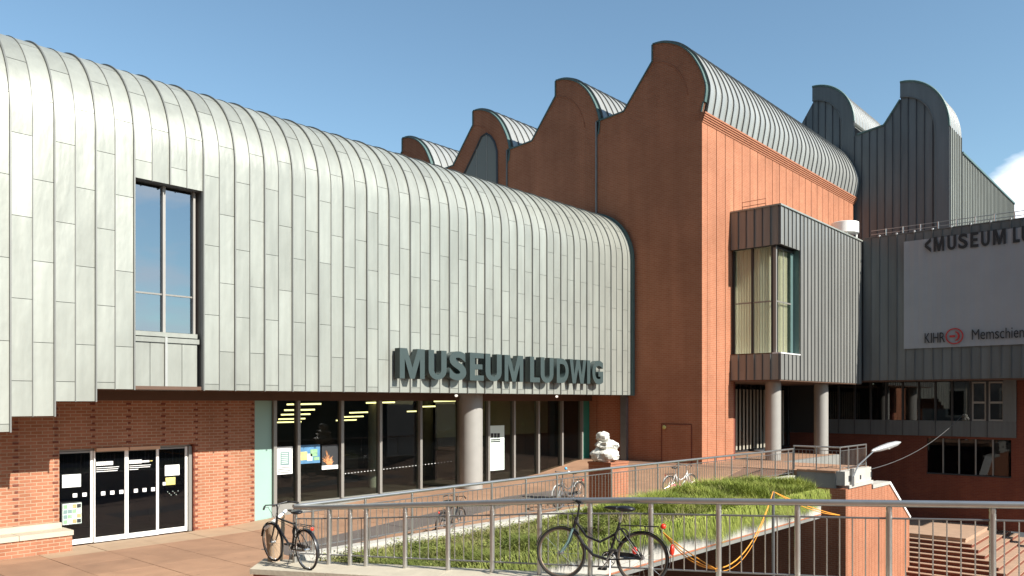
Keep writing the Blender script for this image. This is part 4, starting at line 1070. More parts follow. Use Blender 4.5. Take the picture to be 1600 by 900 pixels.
tr = MB(); tr.tube([(XD - 0.03, y_, tower_top(y_) + 0.03) for y_ in [gpk[0][0] + 0.02 + 0.1 * u for u in range(int((onX(1335, XD)[1] - gpk[0][0]) / 0.1))]], 0.06, 6)
tr.build('edge_flashing', 'teal_trim', tower)
X3 = onY(1503, YD)[0]; X4 = onY(1584, YD)[0]
zt1 = gpk[0][1] - 3.1 + 0.3; zt2 = 18.2
x = XD + 0.06
while x < X4:
    x1 = min(x + 0.43, X4)
    if x < X3 < x1: x1 = X3
    zt = (gpk[0][1] - 3.06) if x1 <= X3 else zt2
    bx('cladding_strip', x + 0.012, x1 - 0.012, YD + 0.0, YD + 0.05, 9.0, zt, 'zinc_light', tower)
    bx('standing_seam', x - 0.012, x + 0.010, YD - 0.05, YD + 0.02, 9.0, zt + 0.003, 'zinc_seam_grey', tower)
    x = x1
bx('edge_flashing', X3 + 0.02, X4 + 0.1, YD - 0.08, YD + 0.1, zt2 + 0.004, zt2 + 0.12, 'teal_trim', tower)
bx('block_core', XD + 0.072, X3 - 0.04, gpk[0][0] + 0.05, 25.0, gpk[0][1] - 3.19, gpk[0][1] - 2.6, 'seam_dark', tower)
bx('block_core', XD + 0.07, X3 - 0.03, YD + 0.06, 25.0, 8.0, gpk[0][1] - 3.2, 'seam_dark', tower)
bx('block_core', X3 - 0.02, X4, YD + 0.06, 25.0, 8.0, zt2 - 0.05, 'seam_dark', tower)

# ------------------------------------------------------------------ wing with the banner (shaded facade)
wing = thing('banner_wing', 'dark zinc wing with long window band above a red brick base', 'building', (46, 8, 0))
BZ0, BZ1 = 4.82, 12.22; YW0, YW1 = 1.0, YF - 0.0
bx('wing_core', XBAN + 0.06, 60, YW0, YB - 0.1, BZ0 + 0.03, BZ1 - 0.05, 'seam_dark', wing)
q = 0; y_ = YF - 0.02
sy0 = onX(1401, XBAN)[1]
yl = [sy0 + 0.4175 * u for u in range(-28, 5)]
yl = sorted([v for v in yl if YW0 < v < YF - 0.05] + [YF - 0.06, YW0])
for i, (a, b) in enumerate(zip(yl, yl[1:])):
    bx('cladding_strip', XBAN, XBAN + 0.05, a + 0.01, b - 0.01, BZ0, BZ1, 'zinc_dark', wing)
for i, v in enumerate(yl[1:-1]):
    bold = round((v - sy0) / 0.4175) % 2 == 0
    bx('standing_seam', XBAN - (0.06 if bold else 0.04), XBAN + 0.02, v - 0.012, v + 0.008, BZ0 - 0.003, BZ1 + 0.002, 'zinc_seam_grey', wing)
    if bold: bx('seam_bracket', XBAN - 0.11, XBAN + 0.10, v - 0.035, v + 0.03, BZ1 + 0.003, BZ1 + 0.10, 'lamp_grey', wing)
bx('coping', XBAN - 0.03, XBAN + 0.6, YW0, YF - 0.1, BZ1 + 0.004, BZ1 + 0.05, 'zinc_dark', wing)
bx('wing_soffit', XBAN + 0.02, 45.35, YW0, YB + 2, BZ0 - 0.06, BZ0 - 0.004, 'soffit_brown', wing)
XW = 45.3
yw0, yw1 = onX(1575, XW)[1], onX(1290, XW)[1]
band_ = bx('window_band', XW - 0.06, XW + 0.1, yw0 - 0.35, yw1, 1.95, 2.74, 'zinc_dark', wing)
wpx = [1292, 1311, 1336, 1361, 1385, 1411, 1436, 1462, 1488, 1517, 1543, 1571]
ywl = [onX(p, XW)[1] for p in wpx]
for i, v in enumerate(ywl): bx('mullion', XW - 0.08, XW + 0.06, v - 0.05, v + 0.05, 2.745, BZ0 - 0.062, 'mullion_dark', band_)
for i, (a, b) in enumerate(zip(ywl, ywl[1:])):
    bx('pane', XW - 0.0, XW + 0.015, b + 0.052, a - 0.052, 2.745, BZ0 - 0.062, 'glass_strip', band_)
    bx('apron_seam', XW - 0.085, XW - 0.058, a - 0.012, a + 0.012, 1.955, 2.735, 'seam_dark', band_)
    if i >= 9:
        for args in ((b + 0.052, b + 0.12, 2.75, 4.70), (a - 0.12, a - 0.053, 2.75, 4.70), (b + 0.121, a - 0.121, 2.75, 2.83), (b + 0.121, a - 0.121, 3.62, 3.72), (b + 0.121, a - 0.121, 4.62, 4.70)):
            bx('casement', XW - 0.04, XW - 0.004, *args, 'column_paint', band_)
    else:
        bx('roller_blind', XW + 0.35, XW + 0.37, b + 0.05, a - 0.05, 2.78 + (0.15 * (i % 3)), BZ0 - 0.07, 'interior_pale', band_)
bx('pier', XW - 0.1, XW + 0.1, yw0 - 0.36, yw0 + 0.2, 2.742, BZ0 - 0.064, 'zinc_dark', band_)
ly0, ly1 = onX(1580, XW)[1], onX(1448, XW)[1]
bx('brick_base', XW, XW + 0.3, YW0, ly0, -2.6, BZ0 - 0.065, 'brick_shaded', wing)
bx('brick_base', XW, XW + 0.3, ly1, 20, -2.6, 1.95, 'brick_shaded', wing)
bx('brick_base', XW + 0.001, XW + 0.3, ly0 + 0.001, ly1 - 0.001, -2.6, -0.02, 'brick_shaded', wing)
bx('brick_base', XW + 0.001, XW + 0.3, ly0 + 0.001, ly1 - 0.001, 1.84, 1.949, 'brick_shaded', wing)
lowin = bx('lower_window', XW - 0.02, XW + 0.28, ly0 + 0.003, ly1 - 0.003, -0.018, 0.05, 'mullion_dark', wing)
for px in (1473, 1498, 1524, 1551):
    v = onX(px, XW)[1]; bx('mullion', XW + 0.06, XW + 0.14, v - 0.03, v + 0.03, 0.051, 1.838, 'mullion', lowin)
bx('pane', XW + 0.16, XW + 0.18, ly0 + 0.004, ly1 - 0.004, 0.051, 1.838, 'glass_door', lowin)
for nm, args in (('dark_room', (XW + 2.5, XW + 2.6, YW0, 19, -2, 4.7)), ('dark_room', (XW + 0.31, XW + 2.5, YW0, 19, 1.9, 1.949))):
    bx(nm, *args, 'interior', wing)
# railing on the wing roof
rr = thing('roof_railing', 'slim galvanised double railing on top of the dark wing', 'railing', (XBAN + 0.5, 8, BZ1))
for zz in (0.22, 0.42): MB().tube([(XBAN + 0.5, YW0 + 0.2, BZ1 + 0.05 + zz), (XBAN + 0.5, YF - 0.3, BZ1 + 0.05 + zz)], 0.018, 6).build('rail', 'steel', rr)
v = YW0 + 0.4
post_me = MB().tube([(0, 0, 0), (0, 0, 0.44)], 0.028, 6).mesh('post', 'steel')
while v < YF - 0.3: link('post', post_me, rr, (XBAN + 0.5, v, BZ1 + 0.05)); v += 0.82
# banner hung on the facade
by0 = onX(1412, XBAN - 0.12)[1]
bzt = onX(1412, XBAN, 383)[2] + 0.15; bzb = onX(1412, XBAN, 547)[2] + 0.05
ban = MB(); n = 96; BYE = 2.0; nzb = 18
for u in range(n):
    a = by0 + (BYE - by0) * u / n; b = by0 + (BYE - by0) * (u + 1) / n
    for w_ in range(nzb):
        za_ = bzb + (bzt - bzb) * w_ / nzb; zc_ = bzb + (bzt - bzb) * (w_ + 1) / nzb
        def bxp(y_, z_): return XBAN - 0.095 - 0.014 * math.cos((y_ - sy0) / 0.4175 * 2 * math.pi) + 0.022 * mnoise.noise(Vector((y_ * .9, z_ * .5, 0))) + 0.012 * mnoise.noise(Vector((y_ * 3 + z_, z_ * 2.4, 4)))
        ban.quad((bxp(a, za_), a, za_), (bxp(b, za_), b, za_), (bxp(b, zc_), b, zc_), (bxp(a, zc_), a, zc_)); ban.sm[-1] = True
bme = ban.mesh('wall_banner', 'banner_cloth'); b_ = bmesh.new(); b_.from_mesh(bme); bmesh.ops.remove_doubles(b_, verts=b_.verts, dist=0.0005); b_.to_mesh(bme); b_.free()
banner = tag(link('wall_banner', bme), 'pale grey lettered banner hung on the dark zinc wing', 'banner')
def btext(chars, pxs, ya, yb, mat, bold=0.01):
    for ch, (a, b) in zip(chars, pxs):
        Xp = XBAN - 0.155
        y_a = onX(a, Xp)[1]; y_b = onX(b, Xp)[1]; pm = (a + b) / 2
        glyph(ch, 'letter', y_a, y_b, onX(pm, Xp, yb(pm))[2], onX(pm, Xp, ya(pm))[2], Xp, 0.02, mat, banner, bold, plane='X', heavy=bold > 0.02)
z4 = lambda v: 1380 + v / 3.6
lv = lambda y, k=-0.06: (lambda p: y + k * (p - 1480))
# the photograph's letter sizes; the line itself is kept level on the cloth
def level(z): return lambda p: YH - (z - HC) * F / (onX(p, XBAN - 0.155)[0] / ray(p)[0])
zt = onX(1470, XBAN, 370)[2]; zb_ = onX(1470, XBAN, 393)[2]
wide = [('<', 233, 268), ('M', 283, 343), ('U', 360, 410), ('S', 422, 475), ('E', 490, 535), ('U', 550, 600), ('M', 617, 690), ('L', 730, 768), ('U', 778, 830)]
btext([c[0] for c in wide], [(z4(c[1]), z4(c[2])) for c in wide], level(zt), level(zb_), 'ink_dark', 0.03)
zt2_, zb2_ = onX(1465, XBAN, 520)[2], onX(1465, XBAN, 535.5)[2]
t2 = [('K', 233, 262), ('I', 267, 273), ('H', 280, 310), ('R', 317, 347)]
btext([c[0] for c in t2], [(z4(c[1]), z4(c[2])) for c in t2], level(zt2_), level(zb2_), 'ink_dark', 0.0)
zx = zb2_ + (zt2_ - zb2_) * 0.72
t3 = [('M', 498, 540, 1), ('e', 547, 573, 0), ('m', 580, 622, 0), ('s', 629, 651, 0), ('c', 657, 681, 0), ('h', 688, 713, 1), ('i', 721, 727, 1), ('e', 735, 760, 0), ('n', 767, 792, 0)]
for c, a, b, tall in t3:
    btext([c], [(z4(a), z4(b))], level((zt2_ if tall else zx) + 0.06), level(zb2_ + 0.06), 'ink_dark', -0.005)
# round red emblem
cy_ = onX(z4(400), XBAN - 0.15)[1]; cz_ = (zt2_ + zb2_) / 2 + 0.03; er = (zt2_ - zb2_) * 0.80
em = MB(); n = 30
for u in range(n):
    a, b = 2 * math.pi * u / n, 2 * math.pi * (u + 1) / n
    em.prism([(cy_ + er * .86 * math.cos(a), cz_ + er * .86 * math.sin(a)), (cy_ + er * math.cos(a), cz_ + er * math.sin(a)), (cy_ + er * math.cos(b), cz_ + er * math.sin(b)), (cy_ + er * .86 * math.cos(b), cz_ + er * .86 * math.sin(b))], XBAN - 0.15, XBAN - 0.13, 'X')
em.prism([(cy_ + er * .55, cz_ - .05), (cy_ - er * .1, cz_ - .05), (cy_ - er * .1, cz_ + .05), (cy_ + er * .55, cz_ + .05)], XBAN - 0.15, XBAN - 0.13, 'X')
for u in range(8):
    a, b = -math.pi / 2 + math.pi * u / 8, -math.pi / 2 + math.pi * (u + 1) / 8
    em.prism([(cy_ - er * .1 - er * .28 * math.cos(a), cz_ + er * .45 * math.sin(a)), (cy_ - er * .1 - er * .5 * math.cos(a), cz_ + er * .6 * math.sin(a)), (cy_ - er * .1 - er * .5 * math.cos(b), cz_ + er * .6 * math.sin(b)), (cy_ - er * .1 - er * .28 * math.cos(b), cz_ + er * .45 * math.sin(b))], XBAN - 0.15, XBAN - 0.13, 'X')
em.build('round_emblem', 'ink_red', banner)

# ------------------------------------------------------------------ terrace corner, side wall of the stairs, stairs
terr = thing('terrace_wall', 'orange brick terrace wall with concrete edge above the stairs', 'wall', (32, 10.5, -6))
tx_end1 = onY(1362, TYF)[0]; tx_k = onY(1389, TYF)[0]; tx_end = onY(1421, TYF)[0]
x = TX0 + 0.25
def ttop(xx):
    if xx < tx_end1: return 0.50
    if xx < tx_k: return 0.28
    return 0.28 - (xx - tx_k) * (0.28 + 1.45) / (tx_end - tx_k)
bx('wall_backing', TX0 + 0.27, tx_end1, TYF + 0.04, TYF + 0.34, -6.2, 0.48, 'brick_joint', terr)
while x < tx_end - 0.02:
    x1 = min(x + 0.405, tx_end)
    if x < tx_end1 < x1: x1 = tx_end1
    if x < tx_k < x1: x1 = tx_k
    MB().prism([(x, -6.2), (x1 - 0.018, -6.2), (x1 - 0.018, ttop(x1 - 0.019)), (x, ttop(x + 0.001))], TYF, TYF + 0.3, 'Y').build('wall_strip', 'brick_hall', terr)
    x = x1
for u in range(2): bx('corner_pilaster', TX0 - 0.02 + u * 0.14, TX0 + 0.06 + u * 0.14, TYF - 0.02 + 0.01 * u, TYF + 0.3, -6.2, 0.50, 'brick_hall', terr)
bx('edge_coping', TX0 + 0.25, tx_end1 + 0.02, TYF - 0.06, TYF + 0.34, 0.502, 0.62, 'concrete', terr)
bx('edge_band', TX0 + 0.002, tx_end1, TYF + 0.02, 10.549, 0.622, 1.14, 'concrete', terr)
MB().prism([(tx_end1 + 0.022, 0.285), (tx_k, 0.285), (tx_k + 0.06, 0.40), (tx_end1 + 0.022, 0.44)], TYF - 0.05, TYF + 0.5, 'Y').build('step_coping', 'concrete', terr)
MB().prism([(tx_k, 0.283), (tx_end, -1.447), (tx_end + 0.06, -1.38), (tx_k + 0.062, 0.40)], TYF - 0.05, TYF + 0.35, 'Y').build('sloping_coping', 'white_paint', terr)
bx('side_wall', TX0, TX0 + 0.25, TYF + 0.301, 23.0, -6.2, 0.5, 'brick_hall', terr)
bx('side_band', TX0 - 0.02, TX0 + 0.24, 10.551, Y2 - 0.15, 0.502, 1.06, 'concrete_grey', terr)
bx('side_edge', TX0 - 0.04, TX0 + 0.26, 10.553, Y2 - 0.15, 1.062, 1.14, 'paving', terr)
bx('understructure_wall', 6.0, TX0 + 0.2, 23.0, 23.3, -6.2, -0.3, 'brick_shaded', terr)
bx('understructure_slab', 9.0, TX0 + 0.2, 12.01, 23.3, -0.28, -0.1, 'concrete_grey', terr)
bx('understructure_wall', 9.0, 9.2, 12.6, 23.0, -6.2, -0.3, 'brick_shaded', terr)
for (a, b) in ((0, 5), (3, 2), (6, 4)):
    bx('wall_vent', tx_end1 - 2.6 + 0.42 * a, tx_end1 - 2.45 + 0.42 * a, TYF + 0.012, TYF + 0.03, 0.74, 0.86 + 0.02 * b, 'ink_dark', terr)
stairs = structure(bx('stair_landing', 40.2, 45.29, 8.4, 14.0, -2.6, -2.45, 'step_tread'), 'paved landing above the wrap-around outdoor stairs')
NS = 22; TR, RI = 0.31, 0.165
for k in range(1, NS):
    zt_ = -2.45 - k * RI; xa = 40.2 - k * TR; ya = 8.4 - k * TR
    if zt_ - RI < -6.2: break
    st = MB(); xa0 = 40.2 - (k - 1) * TR; ya0 = 8.4 - (k - 1) * TR
    st.box(xa, xa0 + 0.01, ya, TYF - 0.001, zt_ - RI, zt_) if xa < 38.3 else st.box(xa, xa0 + 0.01, ya, 14.0, zt_ - RI, zt_); st.box(xa0 + 0.011, 47, ya, ya0 + 0.01, zt_ - RI, zt_)
    o = st.build('step', 'brick_shaded', stairs)
    nz = MB(); nz.box(xa - 0.03, xa0 - 0.002, ya - 0.03, TYF - 0.002 if xa < 38.3 else 14.0, zt_ + 0.003, zt_ + 0.033); nz.box(xa0 - 0.001, 47, ya - 0.03, ya0 - 0.002, zt_ + 0.003, zt_ + 0.033)
    nz.build('tread', 'step_tread', stairs)
nz = MB(); nz.box(40.17, 45.25, 8.37, 14.0, -2.447, -2.40); nz.build('tread', 'step_tread', stairs)

# ------------------------------------------------------------------ railings
def bar_railing(root, pts_fn, s0, s1, base, top, posts, pitch, rail_r, post_r, bar_r, sub_drop, low, mat='steel', couplings=False, dark='steel_grey'):
    """posts: list of s; pts_fn(s, z) -> point"""
    ss = [s0 + (s1 - s0) * i / 12 for i in range(13)]
    MB().tube([pts_fn(q, top(q)) for q in ss], rail_r, 12).build('top_rail', mat, root)
    MB().tube([pts_fn(q, top(q) - sub_drop) for q in ss], bar_r * 1.5, 6).build('upper_bar', dark, root)
    MB().tube([pts_fn(q, base(q) + low) for q in ss], bar_r * 1.5, 6).build('lower_bar', dark, root)
    for q in posts:
        o = MB().tube([pts_fn(q, base(q) - 0.02), pts_fn(q, top(q) - rail_r * 1.8 - 0.03)], post_r, 10).build('post', mat, root)
        a = Vector(pts_fn(q, top(q) - rail_r * 1.8 - 0.06)); b = Vector(pts_fn(q, top(q)))
        MB().tube([a, a * .5 + b * .5, b], [post_r * .7, post_r * 1.05, post_r * .7], 8).build('post_head', mat, o)
    q = s0 + pitch * 0.5
    cachem = {}
    while q < s1:
        if all(abs(q - p_) > pitch * 0.4 for p_ in posts):
            h_ = round((top(q) - sub_drop) - (base(q) + low), 2)
            if h_ not in cachem: cachem[h_] = MB().tube([(0, 0, 0), (0, 0, h_)], bar_r, 6, cap=False).mesh('baluster', mat)
            link('baluster', cachem[h_], root, pts_fn(q, base(q) + low))
        q += pitch
# front railing
fr1 = thing('front_railing', 'heavy steel railing along the concrete edge in front, beside two bicycles', 'railing', r1(6, 0, 1.0))
post_px = [461, 514, 547, 572, 633, 700, 769, 843, 922, 1017, 1123, 1246, 1389, 1551]
posts = [r1_s(p) for p in post_px] + [r1_s(1551) + 1.5, r1_s(1551) + 3.0]
posts = [p for p in posts if p < S_END]
bar_railing(fr1, lambda q, z: r1(q, 0, z), posts[0], S_END, r1_base, r1_top, posts, 0.155, 0.045, 0.039, 0.0085, 0.19, 0.16)
# edge slab and retaining wall below it
edge = thing('edge_wall', 'low brick retaining wall capped with concrete slabs under the front railing', 'wall', r1(5, 0.2, 0))
def quad_prism(s0, s1, o0, o1, z0f, z1f, name, mat, parent, skew=0.0):
    m = MB(); k = s0 + skew
    P = [r1(s0, o0, z0f(s0)), r1(s1, o0, z0f(s1)), r1(s1, o1, z0f(s1)), r1(k, o1, z0f(k)), r1(s0, o0, z1f(s0)), r1(s1, o0, z1f(s1)), r1(s1, o1, z1f(s1)), r1(k, o1, z1f(k))]
    m.v += P
    for f in ((0, 3, 2, 1), (4, 5, 6, 7), (0, 1, 5, 4), (1, 2, 6, 5), (2, 3, 7, 6), (3, 0, 4, 7)): m.f.append(f); m.sm.append(False)
    return m.build(name, mat, parent)
s_ = 0.0
while s_ < S_END:
    quad_prism(s_, min(s_ + 1.9, S_END) - 0.012, -0.22, 0.66, lambda q: r1_base(q) - 0.085, r1_base, 'edge_slab', 'stone_pale', edge, skew=0.42 if s_ == 0 else 0.0); s_ += 1.9
quad_prism(0.5, S_END, -0.12, 0.58, lambda q: -6.2, lambda q: r1_base(q) - 0.088, 'retaining_wall', 'brick_shaded', edge)
quad_prism(0.46, S_END, 0.582, 0.62, lambda q: r1_base(q) - 0.28, lambda q: r1_base(q) - 0.09, 'fascia_board', 'brick_hall', edge)

# planter railing parallel to the gallery
pr2 = thing('planter_railing', 'long steel railing between the paved forecourt and the planted bed', 'railing', (20, Y2, 1.0))
XR0, XR1 = 8.3, 30.1
def b2(q): return interp(q, [(8, 1.02), (16, 1.0), (24, 0.92), (30, 0.90)])
def t2f(q): return interp(q, [(8, 1.87), (16, 1.93), (30.2, 1.90)])
posts2 = []; q = XR0 + 0.1
while q < XR1: posts2.append(q); q += 1.18
posts2.append(XR1 - 0.02)
bar_railing(pr2, lambda q, z: (q, Y2, z), XR0 - 0.3, XR1, b2, t2f, posts2, 0.148, 0.034, 0.026, 0.0075, 0.13, 0.1)
cop = thing('planter_kerb', 'pale concrete kerb along the foot of the long planter railing', 'kerb', (20, Y2, 0))
x = 8.0
while x < XR1 - 0.1:
    x1 = min(x + 2.2, XR1 + 0.0)
    m = MB(); m.prism([(x, 0.1), (x1 - 0.01, 0.1), (x1 - 0.01, b2(x1) - 0.0), (x, b2(x))], Y2 - 0.13, Y2 + 0.13, 'Y'); m.build('kerb_stone', 'concrete', cop); x = x1
# terrace balcony railing
pr3 = thing('terrace_railing', 'steel railing turning the corner of the raised terrace above the brick wall', 'railing', (30.2, 10.6, 1.1))
LB = Y2 - 10.4; LT_ = LB + (tx_end1 - TX0)
def p3(q, z):
    if q <= LB: return (TX0 + 0.02, Y2 - q, z)
    return (TX0 + 0.02 + q - LB, 10.4, z)
bar_railing(pr3, p3, 0, LB, lambda q: 1.15, lambda q: 2.02, [0.03, LB / 2, LB], 0.14, 0.03, 0.024, 0.007, 0.13, 0.1)
bar_railing(pr3, p3, LB + 0.001, LT_ - 0.05, lambda q: 1.15, lambda q: 2.02, [LB + 0.9, LB + 1.9, LB + 2.9, LT_ - 0.06], 0.14, 0.03, 0.024, 0.007, 0.13, 0.1)

# ------------------------------------------------------------------ planter and planting
YP = 9.25; XP1 = 25.1
plan = thing('concrete_planter', 'long pale concrete planter trough overhanging the dark lower level', 'planter', (17, 10.6, 0.2))
xp0 = 8.75
bx('front_wall', xp0, XP1, YP, YP + 0.2, 0.20, 0.86, 'concrete', plan)
bx('end_wall', XP1 - 0.2, XP1 - 0.002, YP + 0.2, Y2 - 0.14, 0.20, 0.84, 'concrete', plan)
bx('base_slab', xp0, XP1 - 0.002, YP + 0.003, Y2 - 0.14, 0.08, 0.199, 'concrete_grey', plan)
bx('red_fillet', xp0, XP1, YP - 0.012, YP - 0.001, 0.18, 0.215, 'brick_hall', plan)
def r1_x_at(y): return P1.x + D1.x * ((y - P1.y) / D1.y)
def bed_z(x, y):
    t = (y - YP) / (Y2 - YP)
    z = 0.74 + 0.12 * t
    if x > 15: z += 0.18 * min(1, (x - 15) / 4) * math.sin(math.pi * min(1, max(0.0, 0.15 + t * .85)))
    return z + 0.05 * mnoise.noise(Vector((x * .8, y * .8, 0)))
soil = MB(); nx, nyy = 60, 14
for i in range(nx + 1):
    for j in range(nyy + 1):
        y = YP + 0.15 + (Y2 - 0.13 - YP - 0.15) * j / nyy; xa = r1_x_at(y) + 0.1; x = xa + (XP1 - 0.1 - xa) * i / nx
        soil.v.append((x, y, bed_z(x, y)))
for i in range(nx):
    for j in range(nyy):
        a = i * (nyy + 1) + j; soil.f.append((a, a + nyy + 1, a + nyy + 2, a + 1)); soil.sm.append(True)
structure(soil.build('soil_bed', 'soil'), 'dry soil of the planted bed behind the front railing')
random.seed(11)
def blades(n, xr, hfun, name, mat, label, yr=None, lean=0.25, wid=0.008, over=False, keep=None):
    m = MB(); c = 0; tries = 0
    while c < n and tries < n * 6:
        tries += 1
        x = random.uniform(*xr); y = random.uniform(*(yr or (YP + 0.12, Y2 - 0.16)))
        if x < r1_x_at(y) + 0.15: continue
        if keep and random.random() > keep(x, y): continue
        h = hfun(x, y) * random.uniform(0.55, 1.15)
        if h < 0.02: continue
        z = bed_z(x, y); a = random.uniform(0, 2 * math.pi); l = random.uniform(0.2, 1.0) * lean * 2.2
        dx, dy = math.cos(a) * h * l, math.sin(a) * h * l
        wv = Vector((-math.sin(a), math.cos(a), 0)) * wid * random.uniform(0.7, 1.5)
        b = Vector((x, y, z - 0.02)); mid = b + Vector((dx * .35, dy * .35, h * .62)); tip = b + Vector((dx, dy, h))
        k = len(m.v); m.v += [tuple(b - wv), tuple(b + wv), tuple(mid + wv * .8), tuple(mid - wv * .8), tuple(tip)]
        m.f += [(k, k + 1, k + 2, k + 3), (k + 3, k + 2, k + 4)]; m.sm += [False, False]; c += 1
    if over:   # blades arching over the front edge
        for _ in range(over):
            x = random.uniform(*xr); q = 0.5 + 0.5 * mnoise.noise(Vector((x * 1.3, 0, 3.3)))
            b = Vector((x, YP + random.uniform(0.0, 0.35), 0.80)); out = random.uniform(0.05, 0.30); L = random.uniform(0.05, 0.62) * (0.15 + q * 1.15) * (min(1, (x - xr[0]) / 3 + .2) if xr[0] > 12 else 0.45)
            if x < r1_x_at(YP) + 0.2: continue
            sx = random.uniform(-0.12, 0.12)
            p1_ = b + Vector((sx * .5, -out * .6 - 0.12, random.uniform(0.05, 0.22))); p2_ = Vector((b.x + sx, YP - 0.05 - out, 0.82 - L))
            wv = Vector((wid * random.uniform(.8, 1.5), 0, 0)); k = len(m.v)
            m.v += [tuple(b - wv), tuple(b + wv), tuple(p1_ + wv), tuple(p1_ - wv), tuple(p2_)]
            m.f += [(k, k + 1, k + 2, k + 3), (k + 3, k + 2, k + 4)]; m.sm += [False, False]
    o = m.build(name, mat); o['kind'] = 'stuff'; o['label'] = label; o['category'] = 'grass'
    return o
def h_left(x, y):
    t = (y - YP) / (Y2 - YP); return (0.16 + 0.14 * (1 - t)) * (0.75 + 0.6 * mnoise.noise(Vector((x * 1.2, y * 1.2, 5))))
blades(30000, (8.2, 15.6), h_left, 'grass', 'grass_green', 'short green ground cover filling the bed behind the front railing', lean=0.7, wid=0.007, over=3500,
       keep=lambda x, y: max(0.06, 1.0 - 1.9 * max(0, (y - YP) / (Y2 - YP) - 0.32 + 0.35 * mnoise.noise(Vector((x, y, 8))))))
blades(15000, (8.4, 17.0), lambda x, y: 0.13 + 0.06 * mnoise.noise(Vector((x, y, 1))), 'grass', 'grass_dry', 'pale dry grass thinning out towards the long kerb', yr=(YP + 0.7, Y2 - 0.15), lean=0.8, wid=0.006)
blades(7000, (15.5, XP1), lambda x, y: 0.30 + 0.2 * mnoise.noise(Vector((x, y, 31))), 'grass', 'grass_dry', 'straw coloured stalks standing among the lush grass of the mound', lean=0.7, wid=0.006, over=700, keep=lambda x, y: 1.0 if mnoise.noise(Vector((x * .6, y * .6, 17))) > 0.0 else 0.25)
lm = MB()
for _ in range(16000):
    x = random.uniform(8.3, 16.0); y = random.uniform(YP + 0.1, Y2 - 0.2)
    if x < r1_x_at(y) + 0.15 or mnoise.noise(Vector((x * 1.4, y * 1.4, 2))) < -0.05: continue
    p = Vector((x, y, bed_z(x, y) + random.uniform(0.03, 0.22))); a = random.uniform(0, 6.283); q = random.uniform(0.012, 0.03)
    u = Vector((math.cos(a), math.sin(a), random.uniform(-.5, .5))) * q; v = Vector((-math.sin(a), math.cos(a), random.uniform(-.4, .6))) * q * .6
    k = len(lm.v); lm.v += [tuple(p - u), tuple(p - v), tuple(p + u), tuple(p + v)]; lm.f.append((k, k + 1, k + 2, k + 3)); lm.sm.append(False)
o = lm.build('ground_cover', 'grass_green'); o['kind'] = 'stuff'; o['label'] = 'small leaved weeds scattered among the grass behind the front railing'; o['category'] = 'weeds'
def h_right(x, y):
    t = (y - YP) / (Y2 - YP)
    if x < 17.5 and mnoise.noise(Vector((x * .7, y * .9, 21))) < 0.0 + (x - 16.0) * -0.12: return 0.0
    return (0.34 + 0.30 * mnoise.noise(Vector((x * .9, y * .9, 9)))) * min(1, (x - 13.8) / 2.0 + 0.15) * (0.65 if y > Y2 - 0.5 else 1)
blades(46000, (14.2, XP1 + 0.05), h_right, 'grass', 'grass_lush', 'lush green grass spilling over the concrete planter edge', lean=0.55, wid=0.008, over=9000)

def shrub(label, px, t_, h, wdt, n, seed):
    random.seed(seed); d = ray(px); x, y = d[0] * t_, d[1] * t_
    z = bed_z(x, y); root = thing('shrub', label, 'shrub', (x, y, z), 0, 'small shrubs in the planted bed')
    stem = MB(); fol = MB()
    for _ in range(9):
        a = random.uniform(0, 6.283); l = random.uniform(.3, 1) * wdt
        tip = Vector((math.cos(a) * l, math.sin(a) * l, h * random.uniform(.6, 1))); stem.tube([(0, 0, -0.02), tip * .5 + Vector((0, 0, h * .12)), tip], [0.008, 0.006, 0.003], 5)
        for _ in range(n // 9):
            c = tip * random.uniform(.35, 1.05) + Vector((random.gauss(0, wdt * .22), random.gauss(0, wdt * .22), random.gauss(h * .05, h * .13)))
            if c.z < 0.01: c.z = 0.02
            b = random.uniform(0, 6.283); q = random.uniform(.012, .028); u = Vector((math.cos(b), math.sin(b), random.uniform(-.6, .6))) * q; v = Vector((-math.sin(b), math.cos(b), random.uniform(-.5, .5))) * q * .55
            k = len(fol.v); fol.v += [tuple(c - u), tuple(c - v), tuple(c + u), tuple(c + v)]; fol.f.append((k, k + 1, k + 2, k + 3)); fol.sm.append(False)
    stem.build('stem', 'soil', root, local=True); fol.build('foliage', 'grass_green', root, local=True)
shrub('dark green shrub in the bed straight behind the green forked bicycle', 930, 17.2, 0.42, 0.34, 1500, 1)
shrub('low green shrub in the bed between black bicycle and second railing post', 556, 13.6, 0.30, 0.24, 900, 2)
shrub('bushy shrub on top of the grassy mound beside the kerb', 1146, 24.2, 0.40, 0.34, 1300, 3)
random.seed(5)
